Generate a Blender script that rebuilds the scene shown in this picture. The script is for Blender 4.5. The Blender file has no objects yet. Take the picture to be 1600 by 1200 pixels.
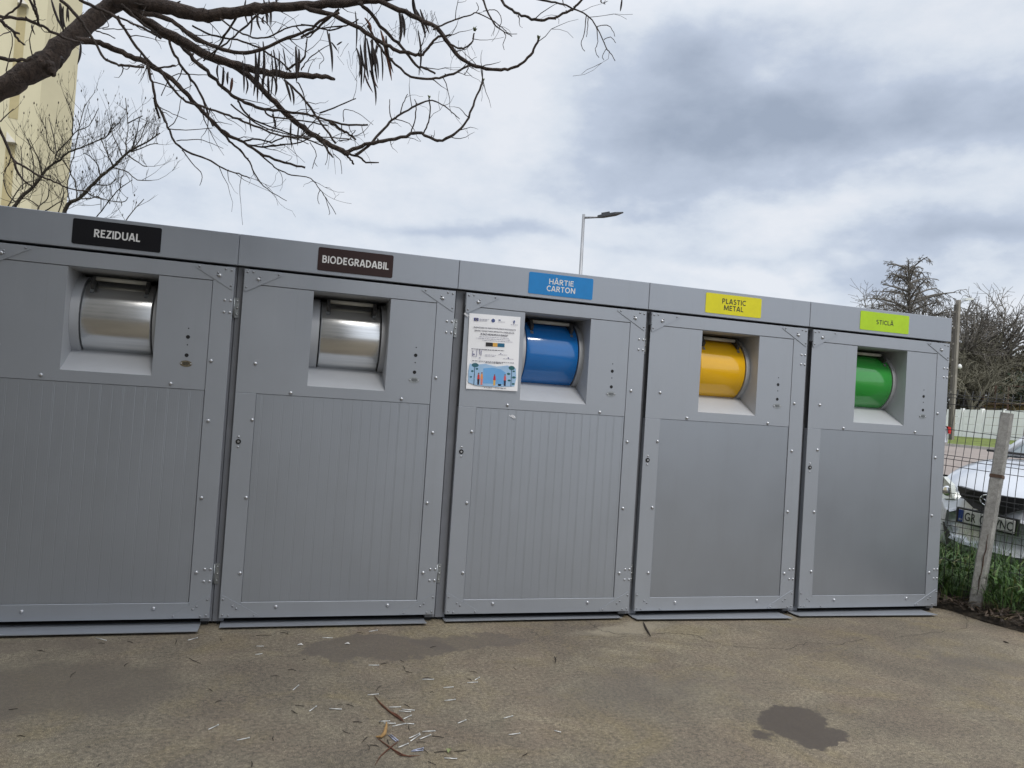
import bpy, math, random
import numpy as np
from mathutils import Vector, Matrix
random.seed(11)
rnd = random.Random(7)
scene = bpy.context.scene
COL = scene.collection

# ------------------------------------------------------------------ camera
R = np.array([[0.95688, -0.28311, 0.06464], [0.06986, 0.00832, -0.99752], [0.28187, 0.95905, 0.02774]])
E_ = np.radians([-0.91844003, -16.49213752, 3.90972067])
_a = np.linalg.norm(E_); _k = E_/_a
_K = np.array([[0, -_k[2], _k[1]], [_k[2], 0, -_k[0]], [-_k[1], _k[0], 0]])
R = (np.eye(3)+math.sin(_a)*_K+(1-math.cos(_a))*_K@_K) @ np.array([[1, 0, 0], [0, 0, -1], [0, 1, 0.]])
S = 1.25
CAM = np.array([0.25165584, -3.54785302, 1.02404865])*S+np.array([0, 0, 0.045])
FPX = 1180.0
cd = bpy.data.cameras.new('camera')
cam = bpy.data.objects.new('camera', cd)
COL.objects.link(cam)
m = Matrix.Identity(4)
for i in range(3):
    m[i][0] = R[0][i]; m[i][1] = -R[1][i]; m[i][2] = -R[2][i]; m[i][3] = CAM[i]
cam.matrix_world = m
cd.sensor_fit = 'HORIZONTAL'; cd.sensor_width = 36.0
cd.lens = FPX/1600*36.0
cd.clip_start = 0.05; cd.clip_end = 3000
scene.camera = cam

# ------------------------------------------------------------------ world
SUN_EL, SUN_AZ = math.radians(56), math.radians(172)      # azimuth of the sun, clockwise from +Y
W = bpy.data.worlds.new("World"); scene.world = W; W.use_nodes = True
nt = W.node_tree; nt.nodes.clear()
def N(t, **kw):
    n = nt.nodes.new(t)
    for k, v in kw.items(): setattr(n, k, v)
    return n
def wl(a, b): nt.links.new(a, b)
def wm(op, a, b=None, c=None, clamp=False):
    n = N('ShaderNodeMath', operation=op, use_clamp=clamp)
    for i, v in enumerate((a, b, c)):
        if v is None: continue
        if isinstance(v, (int, float)): n.inputs[i].default_value = v
        else: wl(v, n.inputs[i])
    return n.outputs[0]
out = N('ShaderNodeOutputWorld'); bg = N('ShaderNodeBackground'); wl(bg.outputs[0], out.inputs[0])
bg.inputs[1].default_value = 0.1
sky = N('ShaderNodeTexSky'); sky.sky_type = 'NISHITA'; sky.sun_disc = False
sky.sun_elevation = SUN_EL; sky.sun_rotation = SUN_AZ
tc = N('ShaderNodeTexCoord'); sep = N('ShaderNodeSeparateXYZ'); wl(tc.outputs['Generated'], sep.inputs[0])
n1 = N('ShaderNodeTexNoise'); n1.inputs['Scale'].default_value = 3.2; n1.inputs['Detail'].default_value = 7; n1.inputs['Roughness'].default_value = 0.52
mp = N('ShaderNodeMapping'); mp.inputs['Scale'].default_value = (1, 1, 1.9); wl(tc.outputs['Generated'], mp.inputs[0]); wl(mp.outputs[0], n1.inputs['Vector'])
sepn = N('ShaderNodeSeparateColor'); wl(n1.outputs['Color'], sepn.inputs[0])
n2 = N('ShaderNodeTexNoise'); n2.inputs['Scale'].default_value = 7.5; n2.inputs['Detail'].default_value = 6; n2.inputs['Roughness'].default_value = 0.5
wl(mp.outputs[0], n2.inputs['Vector'])
az = wm('ARCTAN2', sep.outputs[0], sep.outputs[1])
el = wm('ARCSINE', sep.outputs[2])
az = wm('ADD', az, wm('MULTIPLY', wm('SUBTRACT', sepn.outputs[0], 0.5), 0.34))
el = wm('ADD', el, wm('MULTIPLY', wm('SUBTRACT', sepn.outputs[1], 0.5), 0.26))
def ray(x, y): return R.T@np.array([(x-800)/FPX, (y-600)/FPX, 1.0])
def azel(x, y):
    d = ray(x, y); d = d/np.linalg.norm(d); return math.atan2(d[0], d[1]), math.asin(d[2])
def blob(x, y, rx, ry, amp):
    a, e = azel(x, y)
    u = wm('DIVIDE', wm('SUBTRACT', az, a), rx/FPX); v = wm('DIVIDE', wm('SUBTRACT', el, e), ry/FPX)
    q = wm('ADD', wm('MULTIPLY', u, u), wm('MULTIPLY', v, v))
    return wm('MULTIPLY', wm('EXPONENT', wm('MULTIPLY', q, -1.0)), amp)
tot = None
for b in [(1120, 185, 200, 75, 0.74), (1330, 215, 200, 58, 0.58), (1010, 245, 130, 45, 0.30), (1060, 95, 130, 60, 0.36), (1420, 110, 260, 70, 0.30), (930, 305, 150, 34, 0.42), (1070, 322, 90, 22, 0.30),
          (1560, 185, 160, 70, 0.34), (1545, 405, 150, 34, 0.66), (1270, 388, 160, 20, 0.30), (760, 388, 150, 20, 0.42), (250, 260, 500, 160, 0.16), (1690, 330, 200, 50, 0.25),
          (1060, 15, 190, 30, -0.20), (780, 130, 130, 170, -0.20), (1300, 325, 240, 26, -0.25), (1590, 25, 130, 40, -0.12), (1180, 430, 160, 18, -0.2), (1225, 115, 60, 22, -0.22), (1430, 170, 300, 130, 0.16), (1530, 440, 160, 30, 0.25), (1500, 260, 120, 22, -0.18)]:
    o = blob(*b); tot = o if tot is None else wm('ADD', tot, o)
n3 = N('ShaderNodeTexNoise'); n3.inputs['Scale'].default_value = 22.0; n3.inputs['Detail'].default_value = 7; n3.inputs['Roughness'].default_value = 0.62
wl(mp.outputs[0], n3.inputs['Vector'])
tot = wm('ADD', wm('MULTIPLY', tot, wm('ADD', 0.62, wm('MULTIPLY', n2.outputs[0], 0.76))), wm('MULTIPLY', wm('SUBTRACT', n2.outputs[0], 0.5), 0.62))
tot = wm('ADD', tot, wm('MULTIPLY', wm('SUBTRACT', n3.outputs[0], 0.5), 0.44))
tot = wm('ADD', tot, 0.12)
cr = N('ShaderNodeValToRGB'); wl(wm('MULTIPLY', tot, 0.74), cr.inputs[0])
e = cr.color_ramp.elements
e[0].position = 0.0; e[0].color = (0.76, 0.79, 0.845, 1)
e[1].position = 1.0; e[1].color = (0.33, 0.388, 0.49, 1)
x = e.new(0.21); x.color = (0.655, 0.71, 0.79, 1)
x = e.new(0.44); x.color = (0.50, 0.565, 0.68, 1)
# thicker, brighter overcast behind the camera and overhead (the sun's side)
bright = wm('ADD', wm('MULTIPLY', wm('SUBTRACT', sep.outputs[2], 0.45, clamp=True), 1.6), wm('ADD', wm('MULTIPLY', wm('SUBTRACT', 0.15, sep.outputs[1], clamp=True), 0.35), 1.0))
mul = N('ShaderNodeVectorMath', operation='SCALE'); wl(cr.outputs[0], mul.inputs[0]); wl(wm('MULTIPLY', bright, 10.0), mul.inputs['Scale'])
mix = N('ShaderNodeMix', data_type='RGBA'); mix.inputs[0].default_value = 0.94
wl(sky.outputs[0], mix.inputs[6]); wl(mul.outputs[0], mix.inputs[7]); wl(mix.outputs[2], bg.inputs[0])

sd = bpy.data.lights.new('sun', 'SUN'); sd.energy = 1.6; sd.angle = math.radians(14); sd.color = (1.0, 0.955, 0.89)
sun = bpy.data.objects.new('sun', sd); COL.objects.link(sun)
sun.rotation_euler = (math.pi/2-SUN_EL, 0, -SUN_AZ+math.pi)
sdir = Vector((math.sin(SUN_AZ)*math.cos(SUN_EL), math.cos(SUN_AZ)*math.cos(SUN_EL), math.sin(SUN_EL)))
sun.rotation_euler = sdir.to_track_quat('Z', 'Y').to_euler()
sun.location = (0, -8, 12)
vs = scene.view_settings
scene.display_settings.display_device = 'sRGB'
vs.view_transform = 'Standard'; vs.look = 'None'; vs.exposure = 0.12; vs.gamma = 1.0; vs.use_curve_mapping = False

# ------------------------------------------------------------------ helpers
def onz(x, y, z=0.0): d = ray(x, y); return CAM+d*(z-CAM[2])/d[2]
def ony(x, y, Y=0.0): d = ray(x, y); return CAM+d*(Y-CAM[1])/d[1]
def dep(x, y, d): return CAM+ray(x, y)*d

class MB:
    def __init__(self): self.v = []; self.f = []; self.mi = []; self.cur = 0; self.smooth = []
    def add(self, vs, fs, smooth=False):
        o = len(self.v); self.v += [tuple(map(float, p)) for p in vs]
        for f in fs:
            self.f.append([i+o for i in f]); self.mi.append(self.cur); self.smooth.append(smooth)
    def box(self, x0, x1, y0, y1, z0, z1, b=0.0):
        if b <= 0:
            vs = [(x, y, z) for z in (z0, z1) for y in (y0, y1) for x in (x0, x1)]
            self.add(vs, [(0, 2, 3, 1), (4, 5, 7, 6), (0, 1, 5, 4), (2, 6, 7, 3), (0, 4, 6, 2), (1, 3, 7, 5)])
        else:   # chamfer the edges of the front (y0) face and the long sides in x/z
            xs = (x0, x1); zs = (z0, z1)
            ring0 = [(x0+b, y0, z0+b), (x1-b, y0, z0+b), (x1-b, y0, z1-b), (x0+b, y0, z1-b)]
            ring1 = [(x0, y0+b, z0), (x1, y0+b, z0), (x1, y0+b, z1), (x0, y0+b, z1)]
            ring2 = [(x0, y1, z0), (x1, y1, z0), (x1, y1, z1), (x0, y1, z1)]
            fs = [(0, 1, 2, 3), (11, 10, 9, 8)]
            for r in (0, 4):
                for i in range(4):
                    j = (i+1) % 4; fs.append((r+i, r+4+i, r+4+j, r+j))
            self.add(ring0+ring1+ring2, fs)
    def tube(self, pts, rad, n=6, cap=True, smooth=True):
        P = [np.array(p, float) for p in pts]
        if len(P) < 2: return
        if isinstance(rad, (int, float)): rad = [rad]*len(P)
        t0 = P[1]-P[0]; t0 = t0/(np.linalg.norm(t0)+1e-12)
        up = np.array([0, 0, 1.0]) if abs(t0[2]) < 0.9 else np.array([1.0, 0, 0])
        u = np.cross(t0, up); u /= np.linalg.norm(u)
        vs = []
        for i, p in enumerate(P):
            t = P[min(i+1, len(P)-1)]-P[max(i-1, 0)]; t = t/(np.linalg.norm(t)+1e-12)
            u = u-t*np.dot(u, t); u /= (np.linalg.norm(u)+1e-12); w = np.cross(t, u)
            for k in range(n):
                a = 2*math.pi*k/n
                vs.append(p+rad[i]*(math.cos(a)*u+math.sin(a)*w))
        fs = []
        for i in range(len(P)-1):
            for k in range(n):
                k2 = (k+1) % n
                fs.append((i*n+k, i*n+k2, (i+1)*n+k2, (i+1)*n+k))
        if cap:
            fs.append(tuple(reversed(range(n)))); fs.append(tuple((len(P)-1)*n+k for k in range(n)))
        self.add(vs, fs, smooth)
    def prism(self, poly, y0, y1):        # poly of (x,z), front at y0
        n = len(poly)
        vs = [(p[0], y0, p[1]) for p in poly]+[(p[0], y1, p[1]) for p in poly]
        fs = [tuple(range(n)), tuple(reversed(range(n, 2*n)))]
        for i in range(n):
            j = (i+1) % n; fs.append((i, n+i, n+j, j))
        self.add(vs, fs)
    def disc(self, c, r, axis='y', n=20, h=0.004, dome=0.0):
        # little cylinder / dome whose axis is -y (towards the viewer)
        cx, cy, cz = c; vs = []; fs = []
        prof = [(r, 0.0), (r*0.96, -h)] if dome <= 0 else [(r, 0.0), (r*0.92, -dome*0.5), (r*0.6, -dome*0.88), (r*0.2, -dome)]
        for pr_, py in prof:
            for k in range(n):
                a = 2*math.pi*k/n; vs.append((cx+pr_*math.cos(a), cy+py, cz+pr_*math.sin(a)))
        for i in range(len(prof)-1):
            for k in range(n):
                k2 = (k+1) % n; fs.append((i*n+k, i*n+k2, (i+1)*n+k2, (i+1)*n+k))
        fs.append(tuple((len(prof)-1)*n+k for k in range(n)))
        self.add(vs, fs, dome > 0)
    def build(self, name, mats, parent=None):
        me = bpy.data.meshes.new(name); me.from_pydata(self.v, [], self.f)
        if not isinstance(mats, (list, tuple)): mats = [mats]
        for mm in mats: me.materials.append(mm)
        me.polygons.foreach_set('material_index', self.mi)
        me.polygons.foreach_set('use_smooth', self.smooth)
        me.update()
        o = bpy.data.objects.new(name, me); COL.objects.link(o)
        if parent is not None: o.parent = parent
        return o
def tag(o, label=None, cat=None, group=None, kind=None):
    if label: o['label'] = label
    if cat: o['category'] = cat
    if group: o['group'] = group
    if kind: o['kind'] = kind
    return o
def empty(name, loc=(0, 0, 0), rz=0.0):
    o = bpy.data.objects.new(name, None); COL.objects.link(o); o.location = loc; o.rotation_euler = (0, 0, rz)
    o.empty_display_size = 0.1
    return o
def srgb(r, g, b):
    f = lambda c: (c/255/12.92 if c/255 <= 0.04045 else ((c/255+0.055)/1.055)**2.4)
    return (f(r), f(g), f(b), 1)
def copy_tree(o, parent=None):
    c = o.copy(); COL.objects.link(c); c.parent = parent
    for ch in list(o.children): copy_tree(ch, c)
    return c

# ------------------------------------------------------------------ materials
class Mat:
    def __init__(self, name):
        self.m = bpy.data.materials.new(name); self.m.use_nodes = True
        self.t = self.m.node_tree; self.b = self.t.nodes['Principled BSDF']
        self.tc = self.t.nodes.new('ShaderNodeTexCoord'); self.x = self.tc.outputs['Object']
    def n(self, t, **kw):
        n = self.t.nodes.new(t)
        for k, v in kw.items(): setattr(n, k, v)
        return n
    def l(self, a, b): self.t.links.new(a, b)
    def math(self, op, a, b=None, clamp=False):
        n = self.n('ShaderNodeMath', operation=op, use_clamp=clamp)
        for i, v in enumerate((a, b)):
            if v is None: continue
            if isinstance(v, (int, float)): n.inputs[i].default_value = v
            else: self.l(v, n.inputs[i])
        return n.outputs[0]
    def noise(self, scale, detail=4, rough=0.55, sc=(1, 1, 1), dist=0.0):
        mp = self.n('ShaderNodeMapping'); mp.inputs['Scale'].default_value = sc; self.l(self.x, mp.inputs[0])
        n = self.n('ShaderNodeTexNoise'); n.inputs['Scale'].default_value = scale; n.inputs['Detail'].default_value = detail
        n.inputs['Roughness'].default_value = rough; n.inputs['Distortion'].default_value = dist
        self.l(mp.outputs[0], n.inputs['Vector']); return n.outputs[0]
    def ramp(self, fac, stops):
        r = self.n('ShaderNodeValToRGB'); self.l(fac, r.inputs[0]); e = r.color_ramp.elements
        while len(e) < len(stops): e.new(0.5)
        for i, (p, c) in enumerate(stops):
            e[i].position = p; e[i].color = c if len(c) == 4 else (*c, 1)
        return r.outputs[0]
    def mixc(self, fac, a, b, mode='MIX'):
        n = self.n('ShaderNodeMix', data_type='RGBA', blend_type=mode)
        for i, v in ((0, fac), (6, a), (7, b)):
            if isinstance(v, (int, float)): n.inputs[i].default_value = v
            elif isinstance(v, tuple): n.inputs[i].default_value = v if len(v) == 4 else (*v, 1)
            else: self.l(v, n.inputs[i])
        return n.outputs[2]
    def bump(self, h, strength=0.3, dist=0.01, normal=None):
        n = self.n('ShaderNodeBump'); n.inputs['Strength'].default_value = strength; n.inputs['Distance'].default_value = dist
        self.l(h, n.inputs['Height'])
        if normal is not None: self.l(normal, n.inputs['Normal'])
        self.l(n.outputs[0], self.b.inputs['Normal']); return n.outputs[0]
    def set(self, **kw):
        for k, v in kw.items():
            i = self.b.inputs[k.replace('_', ' ')]
            if hasattr(v, 'is_linked'): self.l(v, i)
            elif k == 'Base_Color' and len(v) == 3: i.default_value = (*v, 1)
            else: i.default_value = v
        return self
def plain(name, col, rough=0.5, metal=0.0, var=0.12, scale=30.0, bump=0.0, coat=0.0, ior=1.5):
    M = Mat(name)
    f = M.noise(scale, 4)
    c0 = tuple(max(0, c*(1-var)) for c in col[:3]); c1 = tuple(min(1, c*(1+var)) for c in col[:3])
    M.set(Base_Color=M.ramp(f, [(0.3, c0), (0.7, c1)]), Roughness=rough, Metallic=metal, Coat_Weight=coat, IOR=ior)
    if bump: M.bump(f, bump, 0.005)
    return M.m

def paint_mat(name, col, rough=0.42, ribs=False, met=0.45):
    M = Mat(name)
    f = M.noise(2.2, 5, 0.6); g = M.noise(9, 5, 0.6, (1, 1, 0.25)); fine = M.noise(900, 2)
    c = M.mixc(M.math('MULTIPLY', f, 1.0), tuple(x*0.93 for x in col), tuple(min(1, x*1.05) for x in col))
    dirt = M.math('MULTIPLY', M.math('SUBTRACT', g, 0.52, True), 0.55)
    c = M.mixc(dirt, c, (col[0]*0.80, col[1]*0.78, col[2]*0.74))
    sm = M.noise(2.6, 6, 0.7, (1.4, 1, .5), 1.2)
    smudge = M.math('MULTIPLY', M.math('SUBTRACT', sm, 0.60, True), 2.2, True)
    c = M.mixc(M.math('MULTIPLY', smudge, 0.5), c, (min(1, col[0]*1.22), min(1, col[1]*1.2), min(1, col[2]*1.14)))
    streak = M.math('SUBTRACT', M.noise(11, 4, 0.7, (3.5, 1, 0.07)), 0.60, True)
    c = M.mixc(M.math('MULTIPLY', streak, 1.1, True), c, (col[0]*0.74, col[1]*0.71, col[2]*0.66))
    M.set(Base_Color=c, Metallic=met, IOR=1.45)
    rg = M.math('ADD', M.math('ADD', M.math('MULTIPLY', f, 0.16), rough-0.08), M.math('MULTIPLY', smudge, 0.12))
    M.set(Roughness=rg)
    h = M.math('MULTIPLY', fine, 0.02)
    if ribs:
        sp = M.n('ShaderNodeSeparateXYZ'); M.l(M.x, sp.inputs[0])
        u = M.math('DIVIDE', sp.outputs[0], 0.0545)
        fr = M.math('FRACT', M.math('ADD', u, 40.0))
        d = M.math('ABSOLUTE', M.math('SUBTRACT', fr, 0.5))
        gr = M.math('SUBTRACT', 1.0, M.math('DIVIDE', d, 0.035), True)       # narrow groove
        u2 = M.math('FRACT', M.math('ADD', M.math('DIVIDE', sp.outputs[0], 0.109), 40.31))
        gr2 = M.math('SUBTRACT', 1.0, M.math('DIVIDE', M.math('ABSOLUTE', M.math('SUBTRACT', u2, 0.5)), 0.016), True)
        wave = M.math('MULTIPLY', M.math('SINE', M.math('MULTIPLY', sp.outputs[0], 2*math.pi/0.0109)), 0.05)
        groove = M.math('MAXIMUM', gr, M.math('MULTIPLY', gr2, 0.7))
        brk = M.noise(3.0, 3, 0.6, (6, 1, 0.7))
        groove = M.math('MULTIPLY', groove, M.math('ADD', M.math('MULTIPLY', brk, 1.3), 0.05))
        h = M.math('ADD', M.math('SUBTRACT', 0.0, groove), M.math('ADD', h, wave))
        c2 = M.mixc(M.math('MULTIPLY', groove, 0.34), c, (col[0]*0.62, col[1]*0.62, col[2]*0.6))
        M.set(Base_Color=c2)
        M.bump(h, 0.36, 0.0024)
    else:
        M.bump(M.math('ADD', h, M.math('MULTIPLY', M.noise(5.0, 2), 0.5)), 0.12, 0.004)
    return M.m

GREY = (0.37, 0.395, 0.435)
M_paint = paint_mat('grey_metal_paint', GREY)
M_paint2 = paint_mat('grey_fascia_paint', (0.358, 0.386, 0.432))
M_rib = paint_mat('ribbed_panel_grey', (0.375, 0.402, 0.445), 0.40, met=.62, ribs=True)
M_smooth = paint_mat('smooth_panel_grey', (0.345, 0.37, 0.41), 0.34, met=.68)
M_body = plain('dark_steel_post', (0.20, 0.21, 0.235), 0.55, 0.2, 0.1, 6)
M_recess = plain('recess_paint', (0.46, 0.475, 0.50), 0.5, 0.1, 0.05, 4)
M_black = plain('black_void', (0.008, 0.008, 0.009), 0.7)
M_zinc = plain('zinc_bolt', (0.55, 0.56, 0.58), 0.32, 0.9, 0.1, 200)
M_galv = plain('galvanised_hinge', (0.34, 0.36, 0.37), 0.45, 0.8, 0.2, 60)
M_dull = plain('dull_grey_rivet', (0.30, 0.31, 0.33), 0.35, 0.7, 0.15, 200)
M_brass = plain('engraved_plate', (0.22, 0.19, 0.13), 0.4, 0.7, 0.35, 120)
M_handle = plain('pale_grip', (0.50, 0.49, 0.44), 0.5, 0.0, 0.08, 30)
M_bracket = plain('dark_bracket', (0.07, 0.07, 0.07), 0.5, 0.3, 0.1, 30)
def steel_mat():
    M = Mat('brushed_stainless_steel')
    f = M.noise(14, 5, 0.65, (0.15, 6, 6)); g = M.noise(4, 3)
    M.set(Base_Color=M.ramp(f, [(0.25, (0.62, 0.63, 0.635)), (0.75, (0.80, 0.81, 0.815))]), Metallic=1.0,
          Roughness=M.math('ADD', M.math('MULTIPLY', g, 0.14), 0.17), Anisotropic=0.5)
    M.bump(f, 0.05, 0.002)
    return M.m
M_steel = steel_mat()
def drum_mat(name, col):
    M = Mat(name); f = M.noise(3, 4)
    M.set(Base_Color=M.ramp(f, [(0.3, tuple(c*0.94 for c in col)), (0.7, col)]), Roughness=0.12, Coat_Weight=0.6, Coat_Roughness=0.05, IOR=1.5)
    sc_ = M.noise(6, 6, 0.75, (0.5, 2, 2), 0.8)
    M.set(Roughness=M.math('ADD', 0.08, M.math('MULTIPLY', M.math('SUBTRACT', sc_, 0.42, True), 0.7)))
    M.bump(M.noise(8, 2), 0.03, 0.003)
    return M.m
M_blue = drum_mat('blue_gloss', (0.008, 0.165, 0.52))
M_yellow = drum_mat('yellow_gloss', (0.90, 0.50, 0.008))
M_green = drum_mat('green_gloss', (0.04, 0.34, 0.055))

def concrete_mat():
    M = Mat('old_concrete')
    big = M.noise(0.75, 6, 0.62, dist=0.4); mid = M.noise(4.5, 7, 0.66, dist=0.3); fine = M.noise(55, 6, 0.75); grit = M.noise(260, 3, 0.7)
    pink = M.noise(1.7, 5, 0.6, (1, 1, 1), 0.6)
    c = M.ramp(mid, [(0.25, srgb(104, 96, 82)), (0.5, srgb(122, 113, 97)), (0.76, srgb(143, 134, 113))])
    c = M.mixc(M.math('MULTIPLY', M.math('SUBTRACT', pink, 0.45, True), 1.9, True), c, srgb(124, 106, 92))
    c = M.mixc(M.math('MULTIPLY', M.math('SUBTRACT', big, 0.47, True), 3.6, True), c, srgb(99, 90, 79))
    olive = M.noise(2.3, 7, 0.68, (1, 1, 1), 0.8); pale = M.noise(1.1, 8, 0.7, (1, 1.6, 1), 1.0)
    c = M.mixc(M.math('MULTIPLY', M.math('SUBTRACT', olive, 0.50, True), 3.4, True), c, srgb(128, 116, 88))
    c = M.mixc(M.math('MULTIPLY', M.math('SUBTRACT', pale, 0.56, True), 4.0, True), c, srgb(146, 137, 116))
    c = M.mixc(0.66, c, M.ramp(fine, [(0.36, (0.30, 0.29, 0.28)), (0.62, (1.65, 1.63, 1.56))]), 'MULTIPLY')
    c = M.mixc(0.75, c, M.ramp(grit, [(0.38, (0.25, 0.24, 0.22)), (0.5, (1, 1, 1)), (0.62, (1.9, 1.85, 1.7))]), 'MULTIPLY')
    pits = M.noise(34, 2, 0.5, (1, 1, 1), 0.3)
    c = M.mixc(M.math('MULTIPLY', M.math('SUBTRACT', pits, 0.66, True), 5.0, True), c, srgb(66, 58, 50))
    # stains with outlines of their own, at places on the slab
    wx = M.n('ShaderNodeSeparateXYZ')
    warp = M.n('ShaderNodeTexNoise'); warp.inputs['Scale'].default_value = 2.6; warp.inputs['Detail'].default_value = 6; warp.inputs['Roughness'].default_value = 0.6
    M.l(M.x, warp.inputs['Vector'])
    va = M.n('ShaderNodeVectorMath', operation='SUBTRACT'); M.l(warp.outputs['Color'], va.inputs[0]); va.inputs[1].default_value = (0.5, 0.5, 0.5)
    vb = M.n('ShaderNodeVectorMath', operation='SCALE'); M.l(va.outputs[0], vb.inputs[0]); vb.inputs['Scale'].default_value = 0.55
    vc = M.n('ShaderNodeVectorMath', operation='ADD'); M.l(M.x, vc.inputs[0]); M.l(vb.outputs[0], vc.inputs[1])
    M.l(vc.outputs[0], wx.inputs[0])
    def mask(cx, cy, rx, ry, soft, rot=0.0):
        X = M.math('SUBTRACT', wx.outputs[0], cx); Y = M.math('SUBTRACT', wx.outputs[1], cy)
        cr_, sr = math.cos(rot), math.sin(rot)
        U = M.math('ADD', M.math('MULTIPLY', X, cr_), M.math('MULTIPLY', Y, sr)); V = M.math('SUBTRACT', M.math('MULTIPLY', Y, cr_), M.math('MULTIPLY', X, sr))
        U = M.math('DIVIDE', U, rx); V = M.math('DIVIDE', V, ry)
        d = M.math('SQRT', M.math('ADD', M.math('MULTIPLY', U, U), M.math('MULTIPLY', V, V)))
        return M.math('DIVIDE', M.math('SUBTRACT', 1.0, d), soft, True)
    rough = M.math('ADD', M.math('MULTIPLY', fine, 0.2), 0.72)
    for (px, py, rx, ry, soft, col, amt, rot) in [
            (95, 1075, 0.55, 0.42, 0.35, srgb(96, 87, 75), 0.7, 0.0), (590, 1010, 0.36, 0.20, 0.10, srgb(95, 86, 77), 0.72, 0.1), (735, 1000, 0.34, 0.11, 0.16, srgb(97, 88, 79), 0.65, 0.0),
            (980, 985, 0.42, 0.13, 0.5, srgb(164, 154, 132), 0.5, 0.1), (1010, 1080, 0.7, 0.35, 0.7, srgb(104, 98, 88), 0.4, 0.0),
            (1540, 1040, 0.45, 0.2, 0.5, srgb(96, 88, 78), 0.5, 0.0), (40, 1010, 0.5, 0.12, 0.4, srgb(104, 92, 80), 0.5, 0)]:
        p = onz(px, py)
        c = M.mixc(M.math('MULTIPLY', mask(p[0], p[1], rx, ry, soft, rot), amt), c, col)
    # the damp stain, outlined by finer warping
    wz = M.n('ShaderNodeSeparateXYZ'); wn = M.n('ShaderNodeTexNoise'); wn.inputs['Scale'].default_value = 9.0; wn.inputs['Detail'].default_value = 7; wn.inputs['Roughness'].default_value = 0.68; M.l(M.x, wn.inputs['Vector'])
    a1_ = M.n('ShaderNodeVectorMath', operation='SUBTRACT'); M.l(wn.outputs['Color'], a1_.inputs[0]); a1_.inputs[1].default_value = (.5, .5, .5)
    a2_ = M.n('ShaderNodeVectorMath', operation='SCALE'); M.l(a1_.outputs[0], a2_.inputs[0]); a2_.inputs['Scale'].default_value = 0.20
    a3_ = M.n('ShaderNodeVectorMath', operation='ADD'); M.l(M.x, a3_.inputs[0]); M.l(a2_.outputs[0], a3_.inputs[1]); M.l(a3_.outputs[0], wz.inputs[0])
    wx = wz; wet = None
    for (q0, q1, q2, q3, soft) in (((1186, 1112), (1290, 1146), (1222, 1096), (1250, 1160), .12), ((1255, 1140), (1312, 1164), (1290, 1132), (1276, 1178), .12), ((1178, 1140), (1206, 1156), (1196, 1142), (1188, 1158), .4)):
        A0, A1, B0_, B1_ = onz(*q0), onz(*q1), onz(*q2), onz(*q3); cc = (A0+A1+B0_+B1_)/4; u_ = A1-A0
        mk = mask(cc[0], cc[1], float(np.linalg.norm(u_))/2*1.0, float(np.linalg.norm(B1_-B0_))/2*0.94, soft, math.atan2(u_[1], u_[0]))
        wet = mk if wet is None else M.math('MAXIMUM', wet, mk)
    wetc = M.mixc(0.7, srgb(74, 65, 57), M.ramp(grit, [(0.34, (0.6, 0.6, 0.6)), (0.66, (1.4, 1.4, 1.4))]), 'MULTIPLY')
    c = M.mixc(M.math('MULTIPLY', wet, M.math('ADD', 0.68, M.math('MULTIPLY', mid, 0.4), True)), c, wetc)
    rough = M.math('SUBTRACT', rough, M.math('MULTIPLY', wet, 0.10))
    c = M.mixc(1.0, c, (0.87, 0.885, 0.925), 'MULTIPLY')
    M.set(Base_Color=c, Roughness=rough)
    h = M.math('ADD', M.math('MULTIPLY', mid, 0.6), M.math('ADD', M.math('MULTIPLY', fine, 0.35), M.math('MULTIPLY', grit, 0.22)))
    M.bump(h, 0.75, 0.014)
    return M.m
M_conc = concrete_mat()
def soil_mat():
    M = Mat('dark_soil'); f = M.noise(14, 6, 0.7); g = M.noise(60, 4, 0.7)
    M.set(Base_Color=M.ramp(f, [(0.3, (0.018, 0.014, 0.010)), (0.55, (0.045, 0.034, 0.023)), (0.75, (0.10, 0.075, 0.05))]), Roughness=0.95)
    M.bump(g, 0.8, 0.03); return M.m
M_soil = soil_mat()
M_ground = plain('lot_ground', (0.085, 0.075, 0.055), 0.95, 0, 0.35, 1.5, 0.5)
M_asph = plain('asphalt_road', srgb(140, 130, 124)[:3], 0.9, 0, 0.10, 2.5, 0.2)
M_kerb = plain('pale_kerb', (0.42, 0.41, 0.38), 0.9, 0, 0.15, 6)
M_verge = plain('verge_turf', (0.12, 0.155, 0.025), 0.95, 0, 0.45, 1.8, 0.6)
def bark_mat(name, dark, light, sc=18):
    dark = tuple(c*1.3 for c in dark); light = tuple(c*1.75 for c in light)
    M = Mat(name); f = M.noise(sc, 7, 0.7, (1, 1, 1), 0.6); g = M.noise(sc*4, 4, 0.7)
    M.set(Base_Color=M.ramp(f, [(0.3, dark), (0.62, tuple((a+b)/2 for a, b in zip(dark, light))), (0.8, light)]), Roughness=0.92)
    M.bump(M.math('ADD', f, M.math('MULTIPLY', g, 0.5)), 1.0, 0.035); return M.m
M_bark = bark_mat('scaly_bark', (0.020, 0.014, 0.012), (0.14, 0.102, 0.082), 30)
M_twig = bark_mat('grey_brown_twig', (0.028, 0.022, 0.019), (0.105, 0.082, 0.070), 12)
M_twig2 = bark_mat('olive_brown_twig', (0.028, 0.025, 0.020), (0.085, 0.074, 0.057), 8)
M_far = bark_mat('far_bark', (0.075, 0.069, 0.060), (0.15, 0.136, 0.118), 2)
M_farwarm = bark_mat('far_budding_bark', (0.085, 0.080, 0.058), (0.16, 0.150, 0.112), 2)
M_pod = plain('dry_pod', (0.026, 0.018, 0.016), 0.7, 0, 0.5, 12)
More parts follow.
